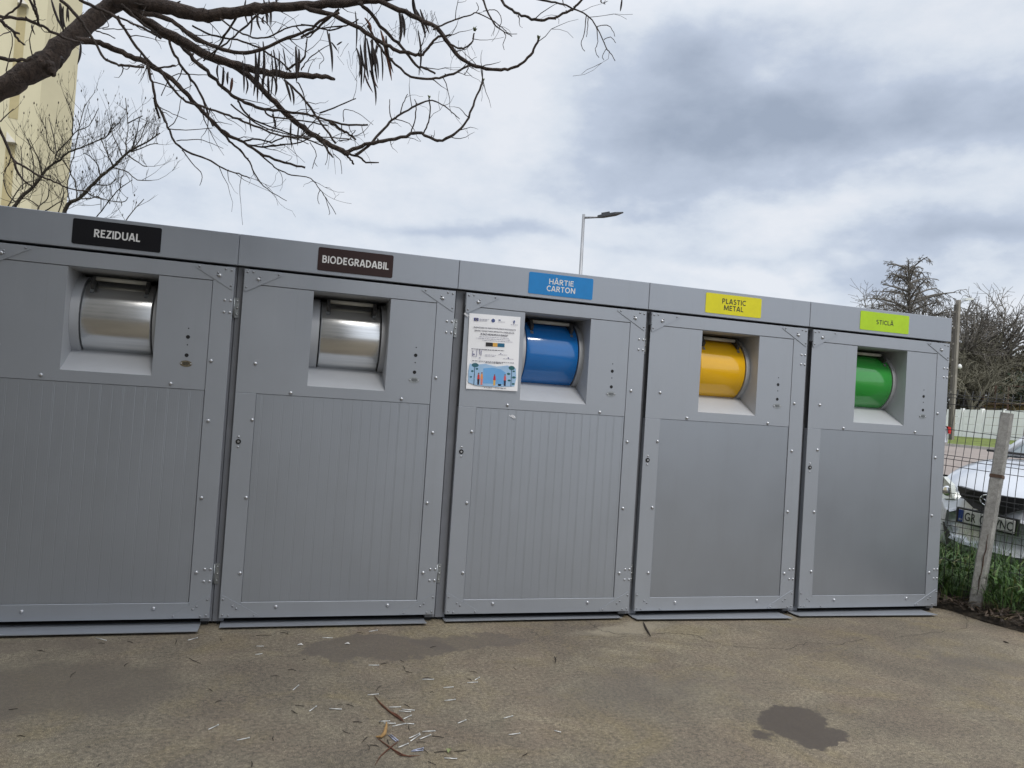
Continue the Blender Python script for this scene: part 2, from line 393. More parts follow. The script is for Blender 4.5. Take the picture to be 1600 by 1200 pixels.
M_podr = plain('reddish_dry_pod', (0.12, 0.05, 0.03), 0.7, 0, 0.4, 20)
M_bud = plain('green_bud', (0.10, 0.12, 0.05), 0.7, 0, 0.3, 40)
M_yellowwall = None
def wall_mat():
    M = Mat('pale_yellow_render'); f = M.noise(0.35, 5, 0.6, (1, 1, 0.5)); g = M.noise(1.3, 6, 0.65, (2, 2, 0.3))
    c = M.ramp(f, [(0.3, (0.63, 0.585, 0.40)), (0.7, (0.74, 0.69, 0.49))])
    c = M.mixc(M.math('MULTIPLY', M.math('SUBTRACT', g, 0.55, True), 1.5, True), c, (0.50, 0.46, 0.33))
    M.set(Base_Color=c, Roughness=0.9); M.bump(M.noise(40, 3), 0.15, 0.01); return M.m
M_yellowwall = wall_mat()
M_shade = plain('painted_shade_strip', (0.50, 0.43, 0.24), 0.9, 0, 0.1, 2)
M_hood = plain('pale_concrete_hood', (0.55, 0.53, 0.47), 0.9, 0, 0.15, 5)
def panelwall_mat():
    M = Mat('whitewashed_panel'); f = M.noise(0.8, 6, 0.65, (1, 1, 0.6)); g = M.noise(3, 5, 0.7, (1.5, 1.5, 0.3))
    c = M.ramp(f, [(0.3, (0.84, 0.85, 0.85)), (0.7, (0.93, 0.935, 0.93))])
    c = M.mixc(M.math('MULTIPLY', M.math('SUBTRACT', g, 0.55, True), 1.6, True), c, (0.46, 0.47, 0.44))
    M.set(Base_Color=c, Roughness=0.9); return M.m
M_pwall = panelwall_mat()
M_rust = plain('rusty_steel', (0.11, 0.07, 0.05), 0.85, 0.2, 0.4, 10)
M_wire = plain('dark_wire', (0.042, 0.043, 0.046), 0.55, 0.3, 0.2, 40)
def post_mat():
    M = Mat('weathered_concrete_post'); f = M.noise(9, 6, 0.7); g = M.noise(45, 5, 0.75)
    c = M.ramp(f, [(0.3, (0.24, 0.235, 0.225)), (0.7, (0.40, 0.395, 0.375))])
    c = M.mixc(0.5, c, M.ramp(g, [(0.35, (0.5, 0.49, 0.47)), (0.6, (1.1, 1.1, 1.1))]), 'MULTIPLY')
    M.set(Base_Color=c, Roughness=0.95); M.bump(g, 0.6, 0.006); return M.m
M_post = post_mat()
M_pole = plain('aged_pole_concrete', (0.25, 0.23, 0.20), 0.9, 0, 0.2, 1.5)
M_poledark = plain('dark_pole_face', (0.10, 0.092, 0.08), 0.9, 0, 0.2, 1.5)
M_lamppole = plain('galvanised_lamp_pole', (0.32, 0.33, 0.35), 0.5, 0.5, 0.12, 3)
M_lamp = plain('dark_lamp_head', (0.075, 0.08, 0.088), 0.45, 0.3, 0.1, 6)
M_glass = plain('lamp_glass', (0.55, 0.57, 0.55), 0.15, 0, 0.1, 6)
M_grass = None
def grass_mat(name, a, b, c_):
    M = Mat(name)
    oi = M.n('ShaderNodeNewGeometry'); r = oi.outputs['Random Per Island']
    M.set(Base_Color=M.ramp(r, [(0.0, a), (0.55, b), (0.93, c_), (1.0, (0.22, 0.19, 0.09))]), Roughness=0.6)
    return M.m
M_grass = grass_mat('tall_grass', (0.022, 0.055, 0.012), (0.055, 0.125, 0.025), (0.11, 0.19, 0.045))
M_vgrass = grass_mat('verge_grass', (0.10, 0.13, 0.02), (0.16, 0.20, 0.03), (0.22, 0.26, 0.05))
M_litter = grass_mat('dry_litter', (0.02, 0.014, 0.010), (0.055, 0.038, 0.026), (0.14, 0.10, 0.07))
M_ivy = grass_mat('evergreen_leaf', (0.012, 0.022, 0.010), (0.022, 0.036, 0.016), (0.04, 0.055, 0.025))
M_paper = plain('white_paper', (0.93, 0.935, 0.96), 0.3, 0, 0.02, 8)
def flat(name, rgb, rough=0.5, spec=None):
    m_ = plain(name, rgb, rough, 0, 0.05, 15)
    if spec is not None: m_.node_tree.nodes['Principled BSDF'].inputs['Specular IOR Level'].default_value = spec
    return m_

# ------------------------------------------------------------------ text
def text_mesh(body, w, h, mat, parent, name='lettering', loc=(0, 0, 0), bold=0.02, thick=0.0012, cond=None, space=1.0):
    cu = bpy.data.curves.new('lettering', 'FONT'); cu.body = body; cu.align_x = 'CENTER'; cu.align_y = 'CENTER'
    cu.size = 1.0; cu.offset = bold; cu.extrude = 0.01; cu.space_character = space; cu.resolution_u = 4
    o = bpy.data.objects.new('lettering_source', cu); COL.objects.link(o)
    dg = bpy.context.evaluated_depsgraph_get(); dg.update()
    me = bpy.data.meshes.new_from_object(o.evaluated_get(dg))
    bpy.data.objects.remove(o)
    co = np.zeros(len(me.vertices)*3); me.vertices.foreach_get('co', co); co = co.reshape(-1, 3)
    mn, mx = co.min(0), co.max(0); c = (mn+mx)/2
    sx = w/(mx[0]-mn[0]); sy = h/(mx[1]-mn[1]) if h else sx
    new = np.zeros_like(co)
    new[:, 0] = (co[:, 0]-c[0])*sx; new[:, 2] = (co[:, 1]-c[1])*sy
    new[:, 1] = -(co[:, 2]-mn[2])/(mx[2]-mn[2]+1e-9)*thick
    me.vertices.foreach_set('co', new.ravel()); me.materials.clear(); me.materials.append(mat); me.update()
    ob = bpy.data.objects.new(name, me); COL.objects.link(ob); ob.parent = parent; ob.location = loc
    return ob

# heavy humanist capitals for the signs, drawn stroke by stroke
def _arc(cx, cy, rx, ry, a0, a1, n=12):
    return [(cx+rx*math.cos(math.radians(a0+(a1-a0)*k/n)), cy+ry*math.sin(math.radians(a0+(a1-a0)*k/n))) for k in range(n+1)]
H_ = .088
GLY = {
 'R': (.58, [[(H_, 0), (H_, 1)], [(H_, 1-H_), (.26, 1-H_)]+_arc(.26, .715, .22, .21, 90, -90, 10)+[(H_, .505)], [(.27, .48), (.53, 0)]]),
 'E': (.50, [[(H_, 0), (H_, 1)], [(H_, 1-H_), (.48, 1-H_)], [(H_, .515), (.43, .515)], [(H_, H_), (.48, H_)]]),
 'Z': (.52, [[(.03, 1-H_), (.46, 1-H_), (.06, H_), (.51, H_)]]),
 'I': (.15, [[(H_, 0), (H_, 1)]]),
 'D': (.66, [[(H_, 0), (H_, 1)], [(H_, 1-H_), (.22, 1-H_)]+_arc(.22, .5, .36, .425, 90, -90, 14)+[(H_, H_)]]),
 'U': (.64, [[(H_, 1), (H_, .36)]+_arc(.32, .34, .245, .275, 180, 360, 14)+[(.565, .36), (.565, 1)]]),
 'A': (.64, [[(.04, 0), (.30, 1)], [(.34, 1), (.60, 0)], [(.13, .28), (.51, .28)]]),
 'L': (.46, [[(H_, 1), (H_, 0)], [(H_, H_), (.45, H_)]]),
 'B': (.57, [[(H_, 0), (H_, 1)], [(H_, 1-H_), (.27, 1-H_)]+_arc(.27, .735, .18, .19, 90, -90, 10)+[(H_, .545)], [(.26, .545)]+_arc(.27, .31, .22, .235, 90, -90, 10)+[(H_, H_)]]),
 'O': (.76, [_arc(.38, .5, .30, .435, 90, 450, 26)]),
 'G': (.68, [_arc(.38, .5, .30, .435, 48, 325, 18)+[(.60, .26), (.60, .47)], [(.40, .49), (.675, .49)]]),
 'H': (.66, [[(H_, 0), (H_, 1)], [(.585, 0), (.585, 1)], [(H_, .52), (.585, .52)]]),
 'T': (.54, [[(.27, 0), (.27, 1)], [(.01, 1-H_), (.53, 1-H_)]]),
 'C': (.60, [_arc(.38, .5, .30, .435, 46, 314, 18)]),
 'N': (.68, [[(H_, 0), (H_, 1)], [(.605, 0), (.605, 1)], [(.10, .97), (.58, .03)]]),
 'P': (.55, [[(H_, 0), (H_, 1)], [(H_, 1-H_), (.26, 1-H_)]+_arc(.26, .69, .215, .235, 90, -90, 10)+[(H_, .455)]]),
 'S': (.52, [_arc(.27, .725, .185, .205, 40, 250, 12)[:-1]+[(.27, .51)]+_arc(.25, .28, .20, .21, 70, -145, 12)]),
 'M': (.86, [[(H_, 0), (.115, 1)], [(.785, 0), (.745, 1)], [(.135, .97), (.43, .10)], [(.725, .97), (.43, .10)]]),
}
GLY['Â'] = (GLY['A'][0], GLY['A'][1]+[[(.19, 1.10), (.32, 1.24), (.45, 1.10)]])
GLY['Ă'] = (GLY['A'][0], GLY['A'][1]+[_arc(.32, 1.25, .14, .13, 190, 350, 8)])
def sign_text(body, w, h, mat, parent, loc):
    b = MB(); x = 0.0; strokes = []
    for ch in body:
        ww, st = GLY[ch]
        for k, p in enumerate(st): strokes.append(([(x+q[0], q[1]) for q in p], k, ch in 'ÂĂ' and k == 3))
        x += ww+.10
    tot_w = x-.10; acc = any(s_[2] for s_ in strokes)
    hh = h/(1.27 if acc else 1.0)
    sx, sz = w/tot_w, hh
    for p, k, small in strokes:
        hwid = (.05 if small else H_)
        P = [((a-tot_w/2)*sx, (c-.5-(.13 if acc else 0))*sz) for a, c in p]; hwm = hwid*sz*1.0
        closed = len(P) > 20 and abs(P[0][0]-P[-1][0])+abs(P[0][1]-P[-1][1]) < 1e-6
        n = len(P); vs = []
        for i in range(n):
            a = P[i-1] if i > 0 else (P[-2] if closed else P[0]); c = P[i+1] if i < n-1 else (P[1] if closed else P[-1])
            def nrm(u, v):
                d = (v[0]-u[0], v[1]-u[1]); l_ = math.hypot(*d)+1e-12; return (-d[1]/l_, d[0]/l_)
            n1_ = nrm(a, P[i]) if a != P[i] else nrm(P[i], c); n2_ = nrm(P[i], c) if c != P[i] else n1_
            mx, my = n1_[0]+n2_[0], n1_[1]+n2_[1]; ml = math.hypot(mx, my)+1e-9; mx /= ml; my /= ml
            sc = min(2.6, 1/max(.3, mx*n1_[0]+my*n1_[1]))*hwm
            yy = -.0004-.00012*k
            vs += [(P[i][0]+mx*sc, yy, P[i][1]+my*sc), (P[i][0]-mx*sc, yy, P[i][1]-my*sc)]
        b.add(vs, [(2*i, 2*i+1, 2*i+3, 2*i+2) for i in range(n-1)])
    o = b.build('lettering', mat, parent); o.location = loc; return o

# ------------------------------------------------------------------ terrain
def smooth(t): t = max(0.0, min(1.0, t)); return t*t*(3-2*t)
NX, NY = 0.975, -0.22
def sval(x, y): return NX*x+NY*y
def hgt(x, y):
    s = sval(x, y)
    if s < 7: return 0.0
    if s < 20: return 0.5*smooth((s-7)/13)
    if s < 28: return 0.5+0.05*(s-20)/8
    if s < 36: return 0.55+0.42*(s-28)/8
    return 0.97+0.03*smooth((s-36)/6)
def sheet(name, xs, ys, dz, mat, f=None):
    b = MB(); vs = []
    for y in ys:
        for x in xs:
            q = f(x, y) if f else (x, y)
            vs.append((q[0], q[1], hgt(*q)+dz))
    n = len(xs); fs = [(j*n+i, j*n+i+1, (j+1)*n+i+1, (j+1)*n+i) for j in range(len(ys)-1) for i in range(n-1)]
    b.add(vs, fs, True); return b.build(name, mat)
xs = [-400, -200, -80, -30, -10, 0, 5]+list(np.arange(7, 62, 2.0))+[70, 90, 140, 250, 500]
ys = [-400, -200, -80, -40]+list(np.arange(-24, 70, 3.0))+[80, 110, 160, 250, 500]
tag(sheet('ground', xs, ys, -0.05, M_ground), kind='structure')
# the concrete pad in front of and under the enclosures
edge = [onz(*p) for p in [(1456, 949), (1491, 954), (1520, 966), (1550, 975), (1575, 981), (1600, 987)]]
right = [(5.20, 3.0), (5.12, 1.5), (5.07, 0.6)]+[(p[0], p[1]) for p in edge]+[(5.30, -0.8), (5.42, -1.4), (5.6, -2.4), (5.8, -4.5), (6.0, -9.0), (6.5, -16)]
fine = []
for i in range(len(right)-1):
    for k in range(6):
        t = k/6; a, b_ = right[i], right[i+1]
        fine.append((a[0]+(b_[0]-a[0])*t+rnd.uniform(-.014, .014)*(1 if i > 1 else 0), a[1]+(b_[1]-a[1])*t))
fine.append(right[-1])
pm = MB(); nrow = 14; vs = []; L = len(fine)
for p in fine:
    for k in range(nrow+1):
        t = (k/nrow); vs.append((p[0]+(-22-p[0])*t**1.6, p[1], 0.0))
pm.add(vs, [(i*(nrow+1)+k, i*(nrow+1)+k+1, (i+1)*(nrow+1)+k+1, (i+1)*(nrow+1)+k) for i in range(L-1) for k in range(nrow)])
pm.add([(p[0], p[1], 0.0) for p in fine]+[(p[0]+.006, p[1], -0.08) for p in fine], [(i, i+1, L+i+1, L+i) for i in range(L-1)])
pav = pm.build('concrete_pavement', M_conc); tag(pav, kind='structure')
# cracks: thin dark ribbons in the slab
M_crack = plain('dark_crack', (0.05, 0.044, 0.036), 1.0, 0, 0.4, 40)
def crack(pts, w):
    P = [onz(*p) for p in pts]; Q = []
    for i in range(len(P)-1):
        for k in range(7):
            t = k/7; Q.append(P[i]+(P[i+1]-P[i])*t+np.array([rnd.uniform(-.012, .012), rnd.uniform(-.012, .012), 0]))
    Q.append(P[-1]); b = MB(); vs = []
    for i, q in enumerate(Q):
        t = Q[min(i+1, len(Q)-1)]-Q[max(i-1, 0)]; t = t/(np.linalg.norm(t)+1e-9); nn = np.array([-t[1], t[0], 0])
        ww = w*0.7*rnd.uniform(0.2, 1.2)*(0.25 if i in (0, len(Q)-1) else 1)
        vs += [q+nn*ww+np.array([0, 0, .0015]), q-nn*ww+np.array([0, 0, .0015])]
    b.add(vs, [(2*i, 2*i+1, 2*i+3, 2*i+2) for i in range(len(Q)-1)])
    tag(b.build('pavement_crack', M_crack), kind='structure')
crack([(915, 969), (928, 978), (940, 986), (965, 990), (1000, 991), (1050, 989), (1085, 993), (1110, 1003), (1140, 1010), (1180, 1013), (1230, 1015), (1262, 1004), (1310, 1007), (1360, 997)], 0.0032)
crack([(1486, 985), (1509, 981), (1511, 968), (1507, 960)], 0.0035)
crack([(1400, 996), (1445, 990), (1486, 985)], 0.0025)
crack([(830, 985), (850, 1000), (880, 1004)], 0.002)
# soil verge along the fence, raised above the slab edge
sb = MB(); vs = []; rows = 46; colsn = 26
for i in range(rows+1):
    t = i/rows; k = t*(len(right)-5)
    y = 2.6-t*9.0
    # slab edge x at this y
    ex = None
    for j in range(len(right)-1):
        if right[j][1] >= y >= right[j+1][1] and right[j][1] > right[j+1][1]:
            q = (right[j][1]-y)/(right[j][1]-right[j+1][1]); ex = right[j][0]+(right[j+1][0]-right[j][0])*q
    if ex is None: ex = 5.3
    for j in range(colsn+1):
        u = j/colsn; xx = ex-0.035+u**1.4*4.2
        zz = 0.004+0.085*smooth(u*5)+rnd.uniform(-.012, .018)*(1 if j else 0.3)
        vs.append((xx+(rnd.uniform(-.03, .03) if j < 3 else 0), y, zz))
n = colsn+1
sb.add(vs, [(i*n+j, (i+1)*n+j, (i+1)*n+j+1, i*n+j+1) for i in range(rows) for j in range(colsn)], True)
tag(sb.build('soil_verge', M_soil), kind='structure')
# road, kerb, grass verge beyond
def along(s, t):     # s across, t along the road
    return (NX*s-NY*t, NY*s+NX*t)
tag(sheet('road', list(np.linspace(13.5, 27.8, 10)), list(np.arange(-60, 110, 6.0)), 0.0, M_asph, along), kind='structure')
kb = MB()
for t in np.arange(-40, 90, 5.0):
    a = along(27.8, t); b_ = along(28.0, t); c = along(28.0, t+5); d = along(27.8, t+5)
    z = hgt(*b_)
    kb.add([(*a, z), (*b_, z), (*c, z), (*d, z), (*a, z+.14), (*b_, z+.14), (*c, z+.14), (*d, z+.14)], [(4, 7, 6, 5), (0, 4, 5, 1), (0, 3, 7, 4), (3, 2, 6, 7), (1, 5, 6, 2)])
tag(kb.build('kerb', M_kerb), kind='structure')
tag(sheet('grass_verge', list(np.linspace(28.0, 36.4, 8)), list(np.arange(-60, 110, 6.0)), 0.10, M_verge, along), kind='structure')

def blades(name, spots, mat, label, cat):
    V = []; F = []
    for (x, y, z, h, w, lean, azm) in spots:
        a = azm; dx, dy = math.cos(a), math.sin(a); px_, py_ = -dy*w, dx*w
        o = len(V); segs = 3
        for k in range(segs+1):
            t = k/segs; off = lean*t*t*h; ww = (1-t*0.92)
            zz = z+h*t*(1-0.35*min(1, lean)*t)
            V.append((x+dx*off-px_*ww, y+dy*off-py_*ww, zz)); V.append((x+dx*off+px_*ww, y+dy*off+py_*ww, zz))
        for k in range(segs): F.append((o+2*k, o+2*k+1, o+2*k+3, o+2*k+2))
    b = MB(); b.add(V, F); ob = b.build(name, mat); tag(ob, label, cat, kind='stuff'); return ob
# ------------------------------------------------------------------ the five enclosures
DX = [0, 0, -0.00199688, 0.00871527, -0.00356623, -0.01066548]
XL, XR = -0.9682*S, -0.0085*S            # door edges, measured from the right-hand seam
OX0, OX1 = -0.6643*S, -0.3137*S
Zf = lambda z: z*S+0.045
OZ0, OZ1 = Zf(1.0425), Zf(1.4764)
DZ0, DZ1 = 0.045, Zf(1.5435)
FZ0, FZ1 = Zf(1.5558), Zf(1.6953)
UZ0, UZ1 = Zf(0.9933), Zf(1.4771)
LX0, LX1 = -0.8792*S, -0.0976*S
LZ0, LZ1 = 0.133, Zf(0.9933)
def quadframe(b, x0, x1, z0, z1, a0, a1, c0, c1, y0, y1):
    """front plate x0..x1,z0..z1 with a hole a0..a1,c0..c1"""
    b.box(x0, a0, y0, y1, z0, z1); b.box(a1, x1, y0, y1, z0, z1); b.box(a0, a1, y0, y1, z0, c0); b.box(a0, a1, y0, y1, c1, z1)
def roundrect(w, h, r, n=5):
    P = []
    for cx, cz, a0 in ((w/2-r, -h/2+r, -90), (w/2-r, h/2-r, 0), (-w/2+r, h/2-r, 90), (-w/2+r, -h/2+r, 180)):
        for k in range(n+1):
            a = math.radians(a0+90*k/n); P.append((cx+r*math.cos(a), cz+r*math.sin(a)))
    return P
def gusset(cx, cz, sx, sz, top):
    W_, H_ = 0.205, 0.125
    b = MB(); b.cur = 0
    P = [(0.004, 0.004), (W_-.006, 0.004), (W_+.002, 0.014), (W_-.004, 0.020), (0.022, H_-.004), (0.010, H_), (0.004, H_-.010)]
    P = [(cx+sx*p[0], cz+sz*p[1]) for p in P]
    if sx*sz < 0: P = P[::-1]
    b.prism(P, -0.0035, -0.0004)
    b.cur = 1
    riv = [(0.018, 0.018), (0.048, 0.014), (W_-.022, 0.014), (0.016, H_-.022), (0.088, 0.052), (0.068, 0.066)]
    if top: riv[5] = (0.086, 0.038)
    for (u, v) in riv: b.disc((cx+sx*u, -0.0035, cz+sz*v), 0.0062, n=10, dome=0.0045)
    if top:
        b.cur = 2; b.disc((cx+sx*0.077, -0.0035, cz+sz*0.052), 0.0105, n=14, dome=0.009)
    return b
def make_unit(u, sign_col, text_col, lines, drum_mat_, ribbed, label, kindname):
    x0 = (u-1+DX[u])*S
    t = empty('waste_enclosure', (x0, 0, 0)); tag(t, label, 'waste container', 'grey waste sorting enclosures standing in a row')
    xl = -S if u != 1 else -S
    gapL = (DX[u]-DX[u-1])*S if u > 1 else 0.0
    L0 = -S-gapL+0.0008; R0 = -0.0008
    # shell behind: side walls, back and roof, posts in the gaps
    b = MB()
    b.box(L0, L0+0.03, 0.075, 1.30, 0.02, FZ0-0.004); b.box(R0-0.03, R0, 0.075, 1.30, 0.02, FZ0-0.004)
    b.box(L0+0.03, R0-0.03, 1.27, 1.30, 0.02, FZ0-0.004)
    b.box(L0+0.03, R0-0.03, 0.09, 1.27, 0.022, 0.04)
    b.build('shell', M_body, t)
    b = MB(); b.box(L0+0.0005, L0+0.060, 0.044, 0.073, 0.016, FZ0-0.002, 0.002); b.build('corner_post', M_body, t)
    b = MB(); b.box(R0-0.060, R0-0.0005, 0.044, 0.073, 0.016, FZ0-0.002, 0.002); b.build('corner_post', M_body, t)
    b = MB(); b.box(L0+0.0003, R0-0.0003, 0.0, 0.03, FZ0, FZ1, 0.0022); b.build('fascia', M_paint2, t)
    b = MB(); b.box(L0, R0, 0.0305, 1.34, FZ0+0.004, FZ1-0.004); b.build('roof', M_paint2, t)
    # door
    d = MB(); fy0, fy1 = 0.0, 0.038; g = 0.0016
    d.box(XL, LX0-g, fy0, fy1, DZ0, LZ1, 0.0015)
    d.box(LX1+g, XR, fy0, fy1, DZ0, DZ1, 0.0015)
    d.box(XL, LX1+g, fy0, fy1, UZ1+g, DZ1, 0.0015)
    d.box(LX0-g, LX1+g, fy0, fy1, DZ0, LZ0-g, 0.0015)
    door = d.build('door', M_paint, t)
    b = MB(); quadframe(b, XL+.0004, LX1-g*.5, UZ0+g, UZ1-g, OX0, OX1, OZ0, OZ1, 0.0022, 0.0042); b.build('upper_panel', M_paint, door)
    b = MB(); b.box(LX0+g*.2, LX1-g, 0.0045, 0.034, LZ0, LZ1-g*.4); b.build('lower_panel', M_rib if ribbed else M_smooth, door)
    # sunken chute: side walls, ceiling and sloping sill
    b = MB(); yb = 0.215; zr = 1.469; th = 0.004
    b.add([(OX0, .0041, OZ0), (OX1, .0041, OZ0), (OX1, yb, zr), (OX0, yb, zr)], [(0, 1, 2, 3)])
    b.add([(OX0, .0041, OZ0), (OX0, .0041, OZ1), (OX0, 0.56, OZ1), (OX0, 0.56, OZ0)], [(0, 3, 2, 1)])
    b.add([(OX1, .0041, OZ0), (OX1, .0041, OZ1), (OX1, 0.56, OZ1), (OX1, 0.56, OZ0)], [(0, 1, 2, 3)])
    b.add([(OX0, .0041, OZ1), (OX1, .0041, OZ1), (OX1, 0.56, OZ1), (OX0, 0.56, OZ1)], [(0, 3, 2, 1)])
    b.add([(OX0, 0.56, OZ0), (OX1, 0.56, OZ0), (OX1, 0.56, OZ1), (OX0, 0.56, OZ1)], [(0, 1, 2, 3)])
    b.build('chute_recess', M_recess, door)
    # drum
    cy, cz, r = 0.30, 1.655, 0.212; dx0, dx1 = -0.622*S, -0.344*S
    b = MB(); n = 64; vs = []; prof = [(dx0, r-0.006), (dx0+0.003, r-.001), (dx0+0.006, r), (dx1-0.006, r), (dx1-0.003, r-.001), (dx1, r-0.006)]
    for (px_, rr) in prof:
        for k in range(n):
            a = 2*math.pi*k/n; vs.append((px_, cy+rr*math.cos(a), cz+rr*math.sin(a)))
    fs = [(i*n+k, (i+1)*n+k, (i+1)*n+(k+1) % n, i*n+(k+1) % n) for i in range(len(prof)-1) for k in range(n)]
    b.add(vs, fs, True); b.add(vs, [tuple(range(n)), tuple(reversed(range((len(prof)-1)*n, len(prof)*n)))])
    drum = b.build('drum', drum_mat_, door)
    for (xa, xb) in ((OX0+.0005, dx0-.007), (dx1+.007, OX1-.0005)):    # curved housing rings beside the drum
        b = MB(); vs = []; rr = r+0.012
        for xx in (xa, xb):
            for k in range(n):
                a = 2*math.pi*k/n; vs.append((xx, cy+.012+rr*math.cos(a), cz+rr*math.sin(a)))
        b.add(vs, [(k, n+k, n+(k+1) % n, (k+1) % n) for k in range(n)], True); b.add(vs, [tuple(range(n)), tuple(reversed(range(n, 2*n)))])
        b.build('side_cheek', M_recess, door)
    # handle bar on two brackets
    ang = math.radians(180-57); hx = (dx0+dx1)/2
    def onr(rr, a): return (cy+rr*math.cos(a), cz+rr*math.sin(a))
    hy, hz = onr(r+0.030, ang)
    b = MB(); b.tube([(hx-0.128, hy, hz), (hx+0.128, hy, hz)], 0.0115, 12); hb = b.build('handle', M_handle, drum)
    for sx in (-1, 1):
        b = MB(); xx = hx+sx*0.135
        a2 = ang+math.radians(15); p0 = onr(r+.001, a2); p1 = onr(r+0.032, a2-.02); p2 = onr(r+0.042, ang); p3 = onr(r+0.001, ang-.12)
        b.add([(xx-.009, *p) for p in (p0, p1, p2, p3)]+[(xx+.009, *p) for p in (p0, p1, p2, p3)],
              [(0, 1, 2, 3), (7, 6, 5, 4), (0, 4, 5, 1), (1, 5, 6, 2), (2, 6, 7, 3), (3, 7, 4, 0)])
        # foot plate, pale, bolted lower on the drum
        a3 = ang+math.radians(19)
        q = [onr(r+.003, a3+.07), onr(r+.003, a3-.04)]
        b.cur = 1
        b.add([(xx-.010, *q[0]), (xx+.010, *q[0]), (xx+.010, *q[1]), (xx-.010, *q[1])], [(0, 1, 2, 3)])
        b.build('handle_bracket', [M_bracket, M_galv], drum)
    # gussets with rivets, bolts
    for (cx, cz_, sx, sz, top) in ((XL, DZ1, 1, -1, True), (XR, DZ1, -1, -1, True), (XL, DZ0, 1, 1, False), (XR, DZ0, -1, 1, False)):
        gusset(cx, cz_, sx, sz, top).build('corner_gusset', [M_paint, M_dull, M_zinc], door)
    jit = random.Random(u*17)
    for (bx, bz) in ((-1.117, 1.452), (-1.116, 1.135), (-1.118, 0.710), (-1.122, 0.293), (-0.094, 1.452), (-0.094, 1.125), (-0.096, 0.703), (-0.098, 0.290),
                     (-0.912, 1.308), (-0.289, 1.308), (-0.918, 0.101), (-0.296, 0.103)):
        b = MB(); yb_ = 0.0022 if (bz > 1.26 and bx < -0.12) else 0.0
        b.disc((bx+jit.uniform(-.006, .006), yb_, bz+jit.uniform(-.006, .006)), 0.0102, n=16, dome=0.009); b.build('bolt', M_zinc, door)
    # lock
    b = MB(); b.disc((-1.176, -0.0002, 1.016), 0.0145, n=20, h=0.003); b.cur = 1; b.disc((-1.176, -0.0002, 1.044), 0.006, n=10, dome=0.005); b.disc((-1.176, -0.0002, 0.988), 0.006, n=10, dome=0.005)
    b.disc((-1.176, -0.0032, 1.016), 0.006, n=12, h=0.002)
    b.build('lock', [M_black, M_zinc], door)
    # key holes, pilot holes and the maker's oval badge
    for z, r_ in ((1.571, .0105), (1.471, .0105), (1.618, .0035), (1.528, .0035)):
        b = MB(); b.disc((-0.226, 0.002, z), r_, n=18, h=0.001); b.build('key_hole', M_black, door)
    b = MB(); pl = [(0.031*math.cos(2*math.pi*k/28), 0.0175*math.sin(2*math.pi*k/28)) for k in range(28)]
    b.prism([(-0.226+p[0], 1.425+p[1]) for p in pl], 0.0004, 0.0021)
    b.cur = 1
    for sx in (-1, 1): b.disc((-0.226+sx*0.0245, 0.0004, 1.425), 0.0042, n=10, dome=0.003)
    b.cur = 2
    for k, (w_, z_) in enumerate(((0.014, 0.006), (0.017, 0.0), (0.013, -0.006))):
        b.box(-0.226-w_, -0.226+w_, -0.0001, 0.0004, 1.425+z_-.0014, 1.425+z_+.0014)
    b.build('maker_badge', [M_brass if u == 1 else M_galv, M_zinc, M_black], door)
    # hinges on the right stile
    for hz_ in (1.757, 0.28):
        b = MB()
        b.cur = 0
        for k in (-1, 1): b.box(XR+.0015, XR+.030 if u < 5 else XR+.008, 0.0385, 0.0435, hz_-.055, hz_+.055)
        b.v = b.v[:8]; b.f = b.f[:6]; b.mi = b.mi[:6]; b.smooth = b.smooth[:6]
        b.tube([(XR+.0055, 0.0285, hz_-.055), (XR+.0055, 0.0285, hz_+.055)], 0.005, 10)
        b.cur = 1
        for (ox, oz) in ((-.042, .033), (-.012, .033), (-.042, -.033), (-.012, -.033)):
            b.disc((XR+ox, 0.0, hz_+oz), 0.0078, n=12, dome=0.006)
        if u < 5:
            for oz in (-.038, 0, .038): b.disc((XR+.021, 0.0385, hz_+oz), 0.0055, n=10, dome=0.005)
        b.build('hinge', [M_galv, M_zinc], door)
    # sloping threshold plate in front of the foot
    yo = {1: -0.112, 2: -0.055, 3: -0.028, 4: -0.062, 5: -0.062}[u]
    xs_ = {1: (-1.215, -0.055), 2: (-1.2, -0.066), 3: (-1.213, -0.07), 4: (-1.222, -0.10), 5: (-1.255, -0.125)}[u]
    yo = yo*1.12-.006; yo2 = yo-(0.0 if u < 4 else 0.045)
    b = MB(); zt = 0.018
    A = [(xs_[0], yo, zt), (xs_[1], yo2, zt), (xs_[1], 0.047, 0.013), (xs_[0], 0.047, 0.013)]
    mid0 = (xs_[0], yo*0.25, 0.0125); mid1 = (xs_[1], yo2*0.25, 0.0125)
    T = [A[0], A[1], mid1, mid0, A[2], A[3]]
    b.add(T+[(p[0], p[1], p[2]-.004) for p in T], [(0, 1, 2, 3), (3, 2, 4, 5), (9, 8, 7, 6), (11, 10, 8, 9), (0, 6, 7, 1), (1, 7, 8, 2), (2, 8, 10, 4), (0, 3, 9, 6), (3, 5, 11, 9)])
    b.build('threshold_plate', M_paint, t)
    b = MB(); b.box(L0+0.02, R0-0.02, 0.052, 0.10, 0.0005, 0.018); b.build('base_rail', M_black, t)
    # sign
    sw, sh = (0.6579-0.3163)*S, (1.679-1.5723)*S
    sx_, sz_ = -(0.6579+0.3163)/2*S, Zf((1.679+1.5723)/2)
    b = MB(); b.prism(roundrect(sw, sh, 0.009), -0.0022, -0.0004)
    sg = b.build('sign', sign_col, t); sg.location = (sx_, 0, sz_); sg['label'] = label.split(' labelled ')[0].split(' with ')[0]+' name sign' if False else kindname
    for (txt, ww, hh, oz) in lines:
        sign_text(txt, ww*sw, hh, text_col, sg, (0, -0.0022, oz))
    return t
